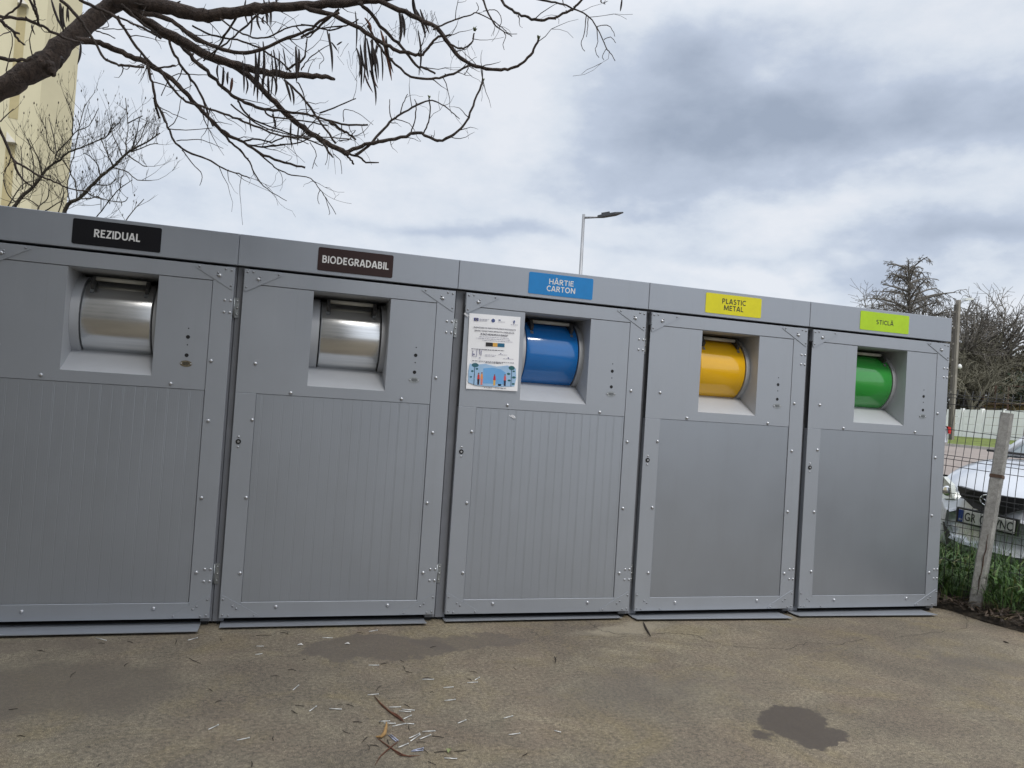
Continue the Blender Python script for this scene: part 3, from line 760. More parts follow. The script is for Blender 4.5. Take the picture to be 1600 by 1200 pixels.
white = flat('white_print', (0.74, 0.74, 0.74)); blackp = flat('black_print', (0.02, 0.02, 0.018))
c1 = flat('black_sign', (0.009, 0.009, 0.012), 0.5, .2); c2 = flat('dark_brown_sign', (0.042, 0.025, 0.025), 0.5, .2)
c3 = flat('blue_sign', (0.0, 0.21, 0.56), 0.4); c4 = flat('yellow_sign', (0.72, 0.66, 0.0), 0.4); c5 = flat('lime_sign', (0.43, 0.66, 0.004), 0.4)
units = [
    make_unit(1, c1, white, [('REZIDUAL', 0.52, 0.042, 0)], M_steel, True, 'grey waste enclosure labelled REZIDUAL with steel drum and black sign', 'black sign'),
    make_unit(2, c2, white, [('BIODEGRADABIL', 0.885, 0.042, 0)], M_steel, True, 'grey waste enclosure labelled BIODEGRADABIL with steel drum and brown sign', 'brown sign'),
    make_unit(3, c3, white, [('HÂRTIE', 0.385, 0.0425, 0.0245), ('CARTON', 0.445, 0.034, -0.024)], M_blue, True, 'grey waste enclosure labelled HÂRTIE CARTON with blue drum and poster', 'blue sign'),
    make_unit(4, c4, blackp, [('PLASTIC', 0.425, 0.034, 0.022), ('METAL', 0.35, 0.034, -0.022)], M_yellow, False, 'grey waste enclosure labelled PLASTIC METAL with yellow drum', 'yellow sign'),
    make_unit(5, c5, blackp, [('STICLĂ', 0.355, 0.040, 0.002)], M_green, False, 'grey waste enclosure labelled STICLĂ with green drum at right end', 'lime green sign'),
]
# ------------------------------------------------------------------ poster
def lx(u, v): return (u-1+DX[u])*S
PX0 = (2+DX[3])*S
pw, ph = 0.322, 0.4555
po = empty('poster', (PX0-1.018, -0.0062, 1.626)); po.rotation_euler = (0, math.radians(-1.2), 0)
tag(po, 'white information poster taped beside the blue drum opening', 'poster')
b = MB(); nx, nz = 8, 10; vs = []
for j in range(nz+1):
    for i in range(nx+1):
        u_, v_ = i/nx, j/nz
        vs.append((-pw/2+u_*pw, 0.0022*math.sin(u_*5+v_*3)-0.002*(u_ > 0.9), -ph/2+v_*ph))
b.add(vs, [(j*(nx+1)+i, j*(nx+1)+i+1, (j+1)*(nx+1)+i+1, (j+1)*(nx+1)+i) for j in range(nz) for i in range(nx)], True)
b.build('paper', M_paper, po)
YF = -0.0032
navy = flat('navy_print', (0.02, 0.03, 0.22)); ink = flat('grey_print', (0.10, 0.10, 0.14)); ink2 = flat('pale_grey_print', (0.33, 0.33, 0.42))
for k, (txt, w_) in enumerate((('„ÎNFIINȚAREA DE INSULE ECOLOGICE DIGITALIZATE', 0.268), ('PENTRU COLECTAREA SEPARATĂ A DEȘEURILOR', 0.250), ('PE RAZA MUNICIPIULUI GIURGIU"', 0.172))):
    text_mesh(txt, w_, 0.0115, ink, po, 'heading', (0, YF, 0.145-k*0.019), 0.02, 0.0003)
def pf(b, x, z, w_, h_): b.box(x-w_/2, x+w_/2, YF-.0003, YF, z-h_/2, z+h_/2)
b = MB(); pf(b, -0.118, 0.193, 0.028, 0.018); lg = b.build('union_flag', navy, po)
b = MB()
for k in range(12):
    a = 2*math.pi*k/12; bx, bz = -0.118+0.0062*math.cos(a), 0.193+0.0062*math.sin(a)
    b.prism([(bx+.0012*math.cos(q), bz+.0012*math.sin(q)) for q in np.linspace(0, 2*math.pi, 6)[:-1]], YF-.0007, YF-.0004)
b.build('star_ring', flat('star_yellow', (0.7, 0.6, 0.05)), lg)
b = MB(); b.prism([(-0.012+.0115*math.cos(q), 0.193+.0115*math.sin(q)) for q in np.linspace(0, 2*math.pi, 25)[:-1]], YF-.0003, YF)
b.prism([(0.121+p[0]*.009, 0.193+p[1]*.012) for p in ((-.5, -.2), (0, -1), (.5, -.2), (.6, .7), (0, 1), (-.6, .7))], YF-.0003, YF)
pf(b, 0.028, 0.199, 0.013, 0.006); b.build('emblem', flat('emblem_ink', (0.07, 0.10, 0.26)), po)
rr = random.Random(5)
def greek(b, x0, x1, z, h_=0.0032):
    x = x0
    while x < x1:
        w_ = rr.uniform(.006, .018); w_ = min(w_, x1-x); pf(b, x+w_/2, z, w_, h_*rr.uniform(.6, 1)); x += w_+.003
b = MB()
for (x0_, x1_, z) in ((-0.098, -0.035, 0.197), (-0.098, -0.045, 0.191), (-0.098, -0.05, 0.186), (0.02, 0.062, 0.189), (0.10, 0.145, 0.177)): greek(b, x0_, x1_, z, .0025)
for (x0_, x1_, z) in ((-0.095, 0.09, 0.092), (-0.112, 0.098, 0.081), (-0.075, 0.115, 0.070)): greek(b, x0_, x1_, z, .003)
for (x0_, x1_, z) in ((-0.055, 0.015, -0.016), (-0.055, 0.01, -0.024), (0.03, 0.085, -0.011), (0.06, 0.13, -0.034)): greek(b, x0_, x1_, z, .0025)
b.build('fine_print', ink2, po)
b = MB(); greek(b, -0.14, 0.065, 0.014, .0045); greek(b, -0.132, 0.13, -0.057, .004); greek(b, -0.05, 0.06, -0.064, .004); greek(b, -0.05, -0.0, -0.215, .003); greek(b, 0.02, 0.09, -0.215, .003)
b.build('caption_print', ink, po)
for (x, w_, rgb) in ((-0.030, 0.044, (0.02, 0.018, 0.02)), (0.007, 0.028, (0.75, 0.42, 0.08)), (0.044, 0.044, (0.01, 0.13, 0.24))):
    b = MB(); pf(b, x, 0.047, w_, 0.023); b.build('colour_bar', flat('bar_print', rgb), po)
b = MB()
for (x, z, w_, h_) in ((-0.13, -0.012, .004, .03), (-.122, -.018, .012, .006), (-.105, -.01, .003, .035), (-.088, -.002, .003, .03), (-.118, -.03, .03, .002), (-.078, -.008, .004, .03), (-.085, -.038, .012, .004), (.045, -.004, .005, .006), (.094, -.028, .008, .007)): pf(b, x, z, w_, h_)
b.build('diagram_print', flat('diagram_ink', (0.16, 0.16, 0.30)), po)
pic = empty('illustration', (0, 0, 0)); pic.parent = po
b = MB(); P = [(-.145, -.075), (-.12, -.082), (-.05, -.072), (.02, -.085), (.09, -.074), (.145, -.09), (.15, -.15), (.14, -.2), (.02, -.208), (-.1, -.204), (-.15, -.19), (-.152, -.12)]
b.prism(P[::-1], YF-.0003, YF); b.build('sky_print', flat('pale_blue_print', (0.36, 0.56, 0.80)), pic)
b = MB(); b.prism([(-.06, -.19), (.075, -.19), (.082, -.12), (.05, -.10), (-.005, -.092), (-.06, -.10)], YF-.0006, YF-.0003); b.build('cloud_print', flat('blue_print', (0.16, 0.42, 0.78)), pic)
for (tx, rgb, crowns) in ((-.115, (0.03, 0.13, 0.17), [(-.112, -.083, .022, .013), (-.128, -.12, .008, .006), (-.135, -.155, .007, .005), (-.1, -.105, .008, .006)]), (.118, (0.02, 0.13, 0.14), [(.118, -.088, .02, .013), (.10, -.125, .011, .007), (.132, -.108, .008, .005), (.134, -.145, .012, .007), (.105, -.165, .01, .006), (.132, -.185, .01, .006)])):
    b = MB(); pf(b, tx, -.145, .004, .115)
    for (cx, cz, rx, rz) in crowns: b.prism([(cx+rx*math.cos(q), cz+rz*math.sin(q)) for q in np.linspace(0, 2*math.pi, 13)[:-1]], YF-.0009, YF-.0006)
    b.build('tree_print', flat('print_green', rgb), pic)
for (x, top, leg, h_) in ((-.088, (0.65, .04, .03), (.02, .015, .03), 0.075), (-.068, (0.85, .33, .10), (0.72, .22, .18), .08), (.012, (0.55, .02, .04), (0.75, .45, .1), .07), (.078, (0.66, .12, .12), (.02, .02, .05), .075)):
    b = MB(); zb = -.2
    b.cur = 0; b.prism([(x-.006, zb), (x+.006, zb), (x+.007, zb+h_*.45), (x-.007, zb+h_*.45)], YF-.0009, YF-.0006)
    b.cur = 1; b.prism([(x-.008, zb+h_*.45), (x+.008, zb+h_*.45), (x+.006, zb+h_*.82), (x-.006, zb+h_*.82)], YF-.0009, YF-.0006)
    b.cur = 2; b.prism([(x+.005*math.cos(q), zb+h_*.9+.005*math.sin(q)) for q in np.linspace(0, 2*math.pi, 11)[:-1]], YF-.0009, YF-.0006)
    b.build('figure_print', [flat('print_legs', leg), flat('print_top', top), flat('print_head', (0.25, .10, .07))], pic)
b = MB(); pf(b, .046, -.183, .02, .036); b.build('bin_print', flat('bin_yellow', (0.78, .45, .05)), pic)
# scraps of tape
tb = MB(); tb.box(-0.0, 0.03, -.006, -.0052, 0, .012); tp = tb.build('tape_scrap', flat('clear_tape', (0.62, .63, .66), .25), None)
tp.location = (PX0-1.218, 0, 1.842); tp.rotation_euler = (0, 0.6, 0); tag(tp, 'crumpled clear tape at the top left corner of the poster', 'tape')
tb = MB(); tb.add([(0, -.001, 0.004), (.012, -.0012, 0.014), (.030, -.004, 0.004), (.034, -.008, -.008), (.022, -.003, -.010)], [(0, 1, 2, 3, 4)])
tb.add([(-.004, .0015, .012), (.006, .0012, .004), (.004, .001, -.004), (-.006, .001, .006)], [(0, 1, 2, 3)])
tp = tb.build('tape_scrap', flat('torn_white_tape', (0.7, .71, .74), .3), None); tp.location = (PX0-0.885, 0.002, 1.243)
tag(tp, 'torn scrap of white tape on the ribbed panel below the poster', 'tape')

# ------------------------------------------------------------------ overhanging catalpa tree
def wtow(w, d): return w/2*d/FPX
def trace(pts, d0, d1):
    """pts: (x,y,w) -> 3-D polyline with radii, resampled with slight bends"""
    n = len(pts); P = []; Rr = []
    for i, p in enumerate(pts):
        t = i/(n-1); d = d0+(d1-d0)*t
        P.append(dep(p[0], p[1], d)); Rr.append(wtow(p[2], d))
    Q = []; q = []
    for i in range(n-1):
        p0 = P[max(i-1, 0)]; p1 = P[i]; p2 = P[i+1]; p3 = P[min(i+2, n-1)]
        for k in range(4):
            t = k/4
            c = 0.5*((2*p1)+(-p0+p2)*t+(2*p0-5*p1+4*p2-p3)*t*t+(-p0+3*p1-3*p2+p3)*t**3)
            Q.append(c); q.append(Rr[i]+(Rr[i+1]-Rr[i])*t); jj = min(0.35*q[-1], 0.0035)+0.001
            Q[-1] = Q[-1]+np.array([rnd.uniform(-jj, jj), rnd.uniform(-jj, jj), rnd.uniform(-jj, jj)])
    Q.append(P[-1]); q.append(Rr[-1])
    for i in range(len(q)):
        q[i] *= rnd.uniform(0.90, 1.08)*(0.92 if q[i] > .006 else 1)
    return Q, q
def W3(l, w0, w1):      # add widths
    n = len(l); return [(x, y, w0+(w1-w0)*i/(n-1)) for i, (x, y) in enumerate(l)]
cat = empty('catalpa_tree', (0, 0, 0))
limbs = [
    ([(-560, 1500, 110), (-540, 1100, 96), (-470, 700, 88), (-380, 470, 80), (-250, 300, 54), (-120, 205, 42), (0, 142, 36), (40, 115, 37), (73, 99, 38), (101, 67, 33), (127, 45, 30), (158, 20, 28), (187, 3, 25), (215, -25, 24), (240, -70, 18)], 3.3, 3.9),
]
branches = [
    ([(178, 2, 22), (215, 3, 24), (250, 10, 26), (290, 18, 23), (325, 25, 21), (360, 20, 19), (400, 14, 18), (440, 11, 16), (480, 8, 15), (520, 6, 14), (560, 2, 13), (600, -3, 12), (660, -14, 9)], 3.75, 3.6),
    ([(192, 5, 16), (225, 32, 17), (262, 54, 18), (300, 73, 17), (330, 89, 16), (372, 103, 14), (410, 112, 12), (436, 116, 12), (480, 119, 10), (508, 120, 8), (523, 124, 4)], 3.8, 4.1),
    (W3([(195, 3), (220, 20), (262, 28), (290, 48), (330, 70), (365, 82), (405, 79), (440, 63), (480, 48), (505, 30), (530, 20)], 9, 4), 3.75, 3.5),
    (W3([(352, 97), (380, 112), (405, 135), (430, 160), (455, 184), (480, 205), (505, 220), (530, 234), (545, 242)], 10, 9), 4.0, 4.3),
    (W3([(540, 238), (565, 228), (590, 222), (627, 215), (652, 207), (675, 217), (692, 219), (712, 207), (728, 190), (742, 158), (755, 128)], 7, 3.2), 4.3, 4.2),
    (W3([(555, 242), (575, 228), (600, 201), (612, 188), (625, 179), (650, 165), (670, 157), (690, 163), (706, 175), (718, 186)], 5, 1.3), 4.3, 4.25),
    (W3([(612, 188), (609, 172), (609, 155)], 2, 1.2), 4.28, 4.27), (W3([(625, 180), (630, 162), (637, 147)], 2.2, 1.2), 4.27, 4.26),
    (W3([(640, 212), (648, 190), (650, 165), (648, 155)], 2.2, 1.3), 4.27, 4.2), (W3([(660, 210), (668, 195), (672, 178), (671, 158), (670, 152)], 2.4, 2), 4.27, 4.2),
    (W3([(540, 240), (548, 250), (553, 257)], 5, 2.5), 4.3, 4.32), (W3([(545, 240), (562, 246), (572, 254), (592, 254)], 4, 2), 4.3, 4.35),
    (W3([(280, 65), (293, 82), (313, 102), (333, 121), (352, 140), (372, 155), (395, 165), (420, 171), (450, 175), (480, 179), (503, 185), (534, 194), (575, 195)], 8, 2.8), 3.95, 4.1),
    (W3([(515, 190), (535, 203), (548, 212), (556, 218)], 5, 3), 4.08, 4.15),
    (W3([(118, 62), (150, 66), (175, 75), (205, 88), (230, 99), (254, 113), (280, 135), (301, 157), (322, 180), (341, 199), (360, 212), (380, 223), (412, 242), (445, 254), (477, 262)], 11, 3.2), 3.6, 4.0),
    (W3([(338, 196), (358, 220), (376, 236), (390, 253), (400, 275), (417, 295), (448, 314)], 4.5, 0.9), 3.9, 4.0),
    (W3([(402, 237), (425, 258), (437, 266), (455, 273), (485, 279), (500, 296), (512, 314), (525, 335)], 2.6, 1.0), 3.95, 4.1),
    (W3([(500, 296), (496, 310), (499, 319)], 1.3, .9), 4.05, 4.06), (W3([(508, 308), (515, 330), (514, 336)], 1.2, .8), 4.07, 4.06),
    (W3([(380, 222), (400, 217), (425, 222), (445, 214), (465, 218), (482, 225)], 3, 1.5), 3.95, 3.9), (W3([(385, 226), (410, 229), (440, 226), (470, 222), (500, 208)], 3.2, 1.6), 3.95, 3.9),
    (W3([(95, 0), (120, 25), (135, 45), (148, 67), (163, 90), (178, 99), (195, 103), (225, 105)], 6, 3.6), 3.3, 3.4), (W3([(240, 108), (262, 104), (274, 103)], 3, 3), 3.4, 3.4),
    (W3([(125, 0), (160, 16), (182, 28), (195, 46), (210, 68), (232, 95), (252, 112), (265, 132), (285, 155), (310, 165), (345, 176), (372, 186), (405, 200), (440, 212), (485, 216)], 5.5, 2.6), 3.4, 3.9),
    (W3([(230, 104), (238, 130), (243, 155), (255, 183), (264, 203), (274, 224), (300, 240), (330, 252), (355, 266), (378, 273), (390, 279)], 5.5, 1.6), 3.65, 3.8),
    (W3([(285, 234), (300, 255), (316, 273), (312, 290)], 2, .9), 3.7, 3.75), (W3([(262, 202), (290, 203), (332, 200)], 1.8, 1), 3.7, 3.65), (W3([(276, 220), (310, 218), (330, 224), (349, 232)], 1.6, .8), 3.7, 3.7),
    (W3([(262, 200), (273, 190), (280, 172), (283, 152)], 1.6, .9), 3.7, 3.68), (W3([(241, 146), (243, 165), (250, 185)], 3.6, 3.6), 3.68, 3.72),
    (W3([(262, 55), (270, 80), (285, 105), (303, 130), (318, 155), (325, 180), (333, 197)], 5, 3.6), 3.85, 3.9),
    (W3([(470, 8), (492, 17), (531, 28), (571, 51), (602, 70), (625, 80), (650, 86), (660, 85), (672, 70), (685, 58), (705, 55)], 9, 3), 3.65, 3.5),
    (W3([(560, 6), (573, 14), (602, 49), (628, 74), (650, 101), (665, 107), (680, 115)], 7, 3), 3.6, 3.75),
    (W3([(575, 40), (591, 68), (610, 93), (642, 119), (674, 123), (697, 119), (718, 110), (735, 102)], 4.5, 3.2), 3.65, 3.7),
    (W3([(575, 0), (602, 5), (642, 24), (682, 44), (700, 68), (718, 88), (743, 103), (777, 109), (799, 107), (817, 98), (832, 82), (841, 62)], 9, 3.4), 3.6, 3.45),
    (W3([(676, 46), (690, 39), (712, 31), (735, 24), (744, 20), (768, 31), (784, 43), (795, 52), (808, 53)], 3.2, 1), 3.5, 3.5),
    (W3([(744, 20), (748, 12), (744, 4)], 1.5, 1), 3.5, 3.5),
    (W3([(752, -5), (768, 31), (780, 44), (800, 57)], 3.4, 1.3), 3.4, 3.4), (W3([(782, 45), (790, 55), (786, 70), (788, 78)], 1.5, .9), 3.4, 3.4),
    (W3([(755, 18), (765, 15), (775, 16), (782, 25), (783, 35), (780, 42)], 1.4, 1.2), 3.45, 3.45),
    (W3([(775, -10), (795, 12), (815, 24), (835, 30), (858, 30), (886, 19), (900, 10), (911, -2)], 5, 3.2), 3.35, 3.2),
    (W3([(825, -5), (855, 1), (880, 7), (900, 15), (916, 23), (933, 43), (947, 74), (955, 84), (961, 95)], 3.4, 1.1), 3.3, 3.2),
    (W3([(916, 24), (914, 47), (908, 69), (914, 80)], 1.6, 1), 3.25, 3.25), (W3([(919, 28), (918, 45), (916, 58)], 1.5, .9), 3.25, 3.25), (W3([(932, 42), (934, 65), (930, 78), (936, 90)], 1.4, .9), 3.22, 3.22),
    (W3([(932, 42), (948, 39), (957, 48), (961, 57)], 1.4, .9), 3.22, 3.22), (W3([(943, 62), (954, 58), (962, 67)], 1.3, .9), 3.22, 3.2), (W3([(948, 76), (941, 88), (944, 94)], 1.2, .9), 3.2, 3.2),
    (W3([(688, 50), (696, 60), (706, 71), (724, 76), (738, 64), (741, 52)], 3.2, 2.4), 3.5, 3.5),
    (W3([(0, 26), (35, 30), (62, 38), (85, 52), (110, 62), (130, 68)], 5.5, 4), 3.3, 3.5), (W3([(0, 31), (18, 48), (30, 64), (39, 70)], 6, 2.2), 3.2, 3.2), (W3([(14, 44), (24, 50), (31, 52)], 5, 3), 3.2, 3.2),
    (W3([(-5, 90), (22, 94), (45, 93), (58, 88)], 6.5, 6), 3.35, 3.42), (W3([(44, -3), (53, 15), (58, 28), (61, 38)], 4.5, 3), 3.3, 3.35), (W3([(52, -3), (58, 20), (60, 34)], 3.5, 2), 3.3, 3.32),
    (W3([(-5, 190), (5, 215), (22, 250), (40, 262), (60, 274), (85, 284), (112, 295), (142, 299)], 4.5, 1.8), 3.1, 3.3), (W3([(22, 251), (27, 268), (40, 285), (57, 294)], 4, 1.6), 3.15, 3.2),
    (W3([(158, 18), (170, 40), (158, 44), (148, 46)], 1.5, 1), 3.5, 3.5), (W3([(160, 45), (185, 46), (207, 46)], 1.6, 1.2), 3.5, 3.5), (W3([(148, 47), (165, 53), (180, 60)], 2.2, 1.6), 3.5, 3.5),
    (W3([(190, 6), (215, 30), (235, 45), (252, 60)], 3.4, 5), 3.6, 3.8), (W3([(182, 26), (205, 35), (225, 45), (245, 55)], 3, 4), 3.5, 3.75),
    (W3([(-8, 40), (10, 25), (28, 10), (35, -5)], 2.4, 3.5), 3.25, 3.25), (W3([(20, 115), (10, 110), (20, 60), (5, 40)], 2, 1), 3.3, 3.3),
    (W3([(372, 22), (352, 55), (340, 75), (330, 95)], 4, 2.4), 3.7, 3.8), (W3([(410, 16), (385, 40), (360, 62), (335, 80), (318, 95)], 3.4, 2.5), 3.6, 3.8),
    (W3([(345, 30), (365, 45), (395, 58), (420, 58), (445, 45), (468, 40), (490, 40)], 3, 2), 3.65, 3.6), (W3([(300, 40), (330, 55), (370, 62), (405, 75), (440, 98), (455, 112)], 3, 2.6), 3.7, 3.9),
    (W3([(395, 20), (420, 40), (432, 62), (460, 88)], 2, 1), 3.6, 3.6), (W3([(448, 108), (462, 100), (474, 92), (478, 78), (480, 60)], 4, 2), 3.95, 3.9), (W3([(470, 110), (480, 95), (497, 80), (515, 70)], 2.4, 1.2), 3.95, 3.95),
    (W3([(497, 78), (506, 92), (500, 100), (499, 108)], 1.2, .8), 3.95, 3.95), (W3([(462, 40), (480, 58), (500, 45), (540, 40), (560, 30)], 2.2, 2), 3.7, 3.65),
    (W3([(470, 38), (495, 42), (515, 47), (540, 40)], 2.6, 2.2), 3.7, 3.7), (W3([(470, 58), (490, 48), (512, 30), (530, 14)], 4, 4), 3.7, 3.65),
    (W3([(272, 35), (300, 60), (320, 68), (332, 66)], 3, 1.6), 3.7, 3.75), (W3([(210, 5), (250, 12), (282, 2)], 3, 2), 3.7, 3.7), (W3([(445, 126), (470, 150), (500, 190), (525, 224)], 4, 3.2), 4.05, 4.25),
    (W3([(465, 128), (475, 150), (480, 182)], 2.4, 1.2), 4.05, 4.1), (W3([(500, 177), (530, 165), (556, 154)], 2.6, 1.6), 4.1, 4.05), (W3([(537, 190), (537, 173), (545, 172), (560, 177), (583, 195)], 1.5, .8), 4.1, 4.1),
    (W3([(565, 195), (570, 215)], 1.2, .8), 4.1, 4.1), (W3([(484, 222), (494, 240), (490, 255), (488, 264)], 1.5, .9), 4.1, 4.1), (W3([(491, 254), (496, 260)], 1, .8), 4.1, 4.1), (W3([(512, 228), (512, 245), (508, 258)], 1.5, .9), 4.15, 4.15), (W3([(520, 240), (532, 252), (534, 272)], 1.4, .9), 4.2, 4.2),
    (W3([(505, 222), (515, 240), (521, 246)], 4.5, 2), 4.2, 4.2), (W3([(470, 215), (478, 205), (490, 190), (500, 180)], 2, 1.4), 4, 4.05),
    (W3([(372, 156), (378, 170), (398, 188), (430, 200), (468, 214), (505, 228)], 3.2, 2), 4, 4.15), (W3([(360, 163), (400, 192), (430, 205), (470, 212), (520, 215), (550, 218)], 2.6, 1.4), 3.95, 4.1),
    (W3([(530, 220), (545, 218), (550, 210), (556, 204)], 2, 1.2), 4.2, 4.2), (W3([(412, 170), (422, 182), (450, 186), (480, 190), (512, 196)], 3, 2), 4, 4.05),
    (W3([(240, 128), (262, 135), (280, 142), (300, 133)], 2, 1), 3.7, 3.7), (W3([(252, 150), (270, 118), (310, 117), (330, 118)], 1.6, 1.2), 3.75, 3.8), (W3([(250, 168), (270, 178), (292, 187)], 1.6, .8), 3.7, 3.7),
]
# thin hanging fruit stalks and wispy twigs
wisps = MB(); tb = MB()
for l, d0, d1 in limbs:
    Q, q = trace(l, d0, d1); tb.tube(Q, q, 14)
trunk = tb.build('trunk', M_bark, cat)
kn = MB(); Q, q = trace([(74, 104, 26), (80, 111, 16), (82, 117, 7)], 3.46, 3.44); kn.tube(Q, q, 7); kn.build('branch_stub', M_bark, cat)
allq = []
for l, d0, d1 in branches:
    Q, q = trace(l, d0, d1); bb = MB(); w = max(p[2] for p in l)
    q = [max(r_, 0.0011) for r_ in q]
    bb.tube(Q, q, 10 if w > 8 else 6)
    # buds and nodes along thin shoots
    if 2.4 < w < 9:
        for k in range(2, len(Q)-1, 3):
            if rnd.random() < 0.55:
                v = Vector((rnd.uniform(-1, 1), rnd.uniform(-1, 1), rnd.uniform(-.3, 1))).normalized(); p = Vector(Q[k])
                bb.tube([p, p+v*q[k]*1.9], [q[k]*0.9, q[k]*0.35], 5)
    bb.build('branch', M_bark if w > 8.5 else M_twig, cat)
    allq.append((Q, q, w))
# fine twigs growing from the thinner branches
def sprout(b, p, dirv, length, r0, segs=5, wob=0.35, grav=-0.25, sides=4):
    P = [Vector(p)]; d = Vector(dirv).normalized()
    for k in range(segs):
        d = (d+Vector((rnd.uniform(-wob, wob), rnd.uniform(-wob, wob), rnd.uniform(-wob, wob)+grav*0.3))).normalized()
        P.append(P[-1]+d*length/segs)
    b.tube(P, [max(r0*(1-0.75*k/segs), 0.0008) for k in range(segs+1)], sides, cap=False)
    return P
tips = []
for (Q, q, w) in allq:
    if w < 2.2: continue
    L = sum(np.linalg.norm(Q[i+1]-Q[i]) for i in range(len(Q)-1))
    n = int(L*(8 if w < 9 else 8.0))
    for _ in range(n):
        i = rnd.randrange(len(Q)//4, len(Q)-1); p = Q[i]; t = Vector(Q[min(i+1, len(Q)-1)]-Q[max(i-1, 0)]).normalized()
        d = t*0.7+Vector((rnd.uniform(-1, 1), rnd.uniform(-1, 1), rnd.uniform(-0.7, 0.7)))*0.9
        ln = rnd.uniform(0.06, 0.26); P = sprout(wisps, p, d, ln, min(q[i]*0.5, 0.0030), 5, 0.4, rnd.uniform(-.6, .5))
        if rnd.random() < 0.5:
            P2 = sprout(wisps, P[2], P[3]-P[2]+Vector((rnd.uniform(-.05, .05), rnd.uniform(-.05, .05), rnd.uniform(-.05, .03))), ln*0.5, 0.0013, 3, 0.4, -.4)
# panicle stalks that the pods hang from
for (cx, cy_, n, spx, spy, d) in ((590, 55, 34, 55, 40, 3.65), (655, 30, 26, 40, 25, 3.55), (420, 85, 30, 55, 30, 3.8), (110, 30, 8, 40, 30, 3.4), (720, 70, 10, 25, 15, 3.5)):
    for _ in range(n):
        p = dep(cx+rnd.gauss(0, spx*.5), cy_+rnd.gauss(0, spy*.5), d+rnd.uniform(-.1, .1))
        sprout(wisps, p, (rnd.uniform(-.7, .7), rnd.uniform(-.4, .4), -1), rnd.uniform(.04, .13), 0.0012, 4, .45, -.5, 3)
wisps.build('crown', M_twig, cat)
def pod(x0, y0, x1, y1, w, d, red=False):
    w = w*1.2
    a = dep(x0, y0, d); c = dep(x1, y1, d); n = 9; P = []; r_ = []
    bend = np.array([rnd.uniform(-1, 1), rnd.uniform(-1, 1), 0])*0.006
    for k in range(n):
        t = k/(n-1); P.append(a+(c-a)*t+bend*math.sin(math.pi*t)*2)
        r_.append(wtow(w, d)*max(0.12, math.sin(math.pi*min(1, 0.08+t*0.92))**0.6))
    b = MB(); b.tube(P, r_, 6); b.build('seed_pod', M_podr if red else M_pod, cat)
pods = [(557, 75, 561, 122, 3.6), (563, 80, 570, 110, 3), (555, 18, 556, 80, 2.4), (565, 80, 564, 143, 3), (570, 28, 579, 52, 3.4), (571, 55, 576, 125, 4), (573, 60, 585, 138, 3.6), (580, 62, 587, 112, 3.4),
        (582, 60, 580, 120, 4), (588, 70, 590, 130, 3), (578, 110, 587, 165, 3), (592, 68, 580, 118, 3.2), (595, 48, 612, 126, 4.4), (584, 118, 591, 138, 2.4), (570, 115, 583, 145, 2.4),
        (623, 15, 624, 70, 4.6), (653, 48, 655, 118, 2.8), (645, -5, 653, 30, 5), (650, 15, 665, 60, 4), (511, 48, 519, 113, 3.6), (515, 52, 517, 70, 2.6), (518, 66, 528, 80, 2.4),
        (379, 95, 381, 145, 3), (384, 120, 384, 148, 2.4), (349, 105, 346, 140, 3.6), (341, 100, 342, 125, 2.8), (399, 80, 396, 150, 4), (406, 75, 402, 160, 4), (411, 65, 409, 140, 3.6),
        (415, 118, 413, 140, 3), (419, 118, 421, 155, 3.6), (427, 78, 431, 143, 3), (424, 80, 421, 162, 2.4), (436, 80, 437, 125, 2.4), (444, 122, 455, 160, 3.6), (452, 130, 459, 165, 3), (462, 73, 463, 130, 4.4),
        (412, 0, 418, 40, 4), (420, 0, 423, 42, 3.4), (404, 20, 408, 48, 3.4), (384, 0, 388, 40, 3), (392, 10, 390, 60, 2.6), (430, -5, 430, 12, 3), (80, -2, 99, 48, 3.4), (94, 5, 99, 50, 5), (99, 10, 104, 48, 3), (106, 6, 104, 35, 2),
        (126, 66, 121, 101, 3), (96, 88, 93, 108, 4), (50, 38, 55, 55, 2.2), (972, -3, 969, 18, 2.4), (941, -3, 942, 5, 1.8), (425, 178, 429, 205, 3), (455, 190, 456, 232, 3), (467, 195, 465, 228, 2.4), (390, 178, 393, 207, 2.2)]
for i, p in enumerate(pods):
    d = 3.62 if p[0] > 530 else (3.85 if p[0] > 300 else 3.4)
    if p[1] > 170: d = 4.05
    pod(*p, d+rnd.uniform(-.06, .06), red=i in (12, 13, 14, 4))
    if i % 3 == 0: pod(p[0]+rnd.uniform(4, 9), p[1]+rnd.uniform(-6, 10), p[2]+rnd.uniform(2, 10), p[3]-rnd.uniform(2, 16), p[4]*.85, d+rnd.uniform(-.1, .1))
pod(363, 122, 360, 145, 4, 3.9, True)
bd = MB()
for (x, y, d) in ((741, 47, 3.5), (755, 126, 4.2), (841, 60, 3.45), (671, 152, 4.2)):
    for k in range(5):
        p = Vector(dep(x, y, d)); v = Vector((rnd.uniform(-1, 1), rnd.uniform(-1, 1), rnd.uniform(0, 1.2))).normalized()
        bd.tube([p-v*.004, p+v*.006, p+v*.015], [.003, .005, .001], 5)
bd.build('buds', M_bud, cat)
tag(cat, 'overhanging bare catalpa tree with long hanging pods above the first enclosures', 'tree')

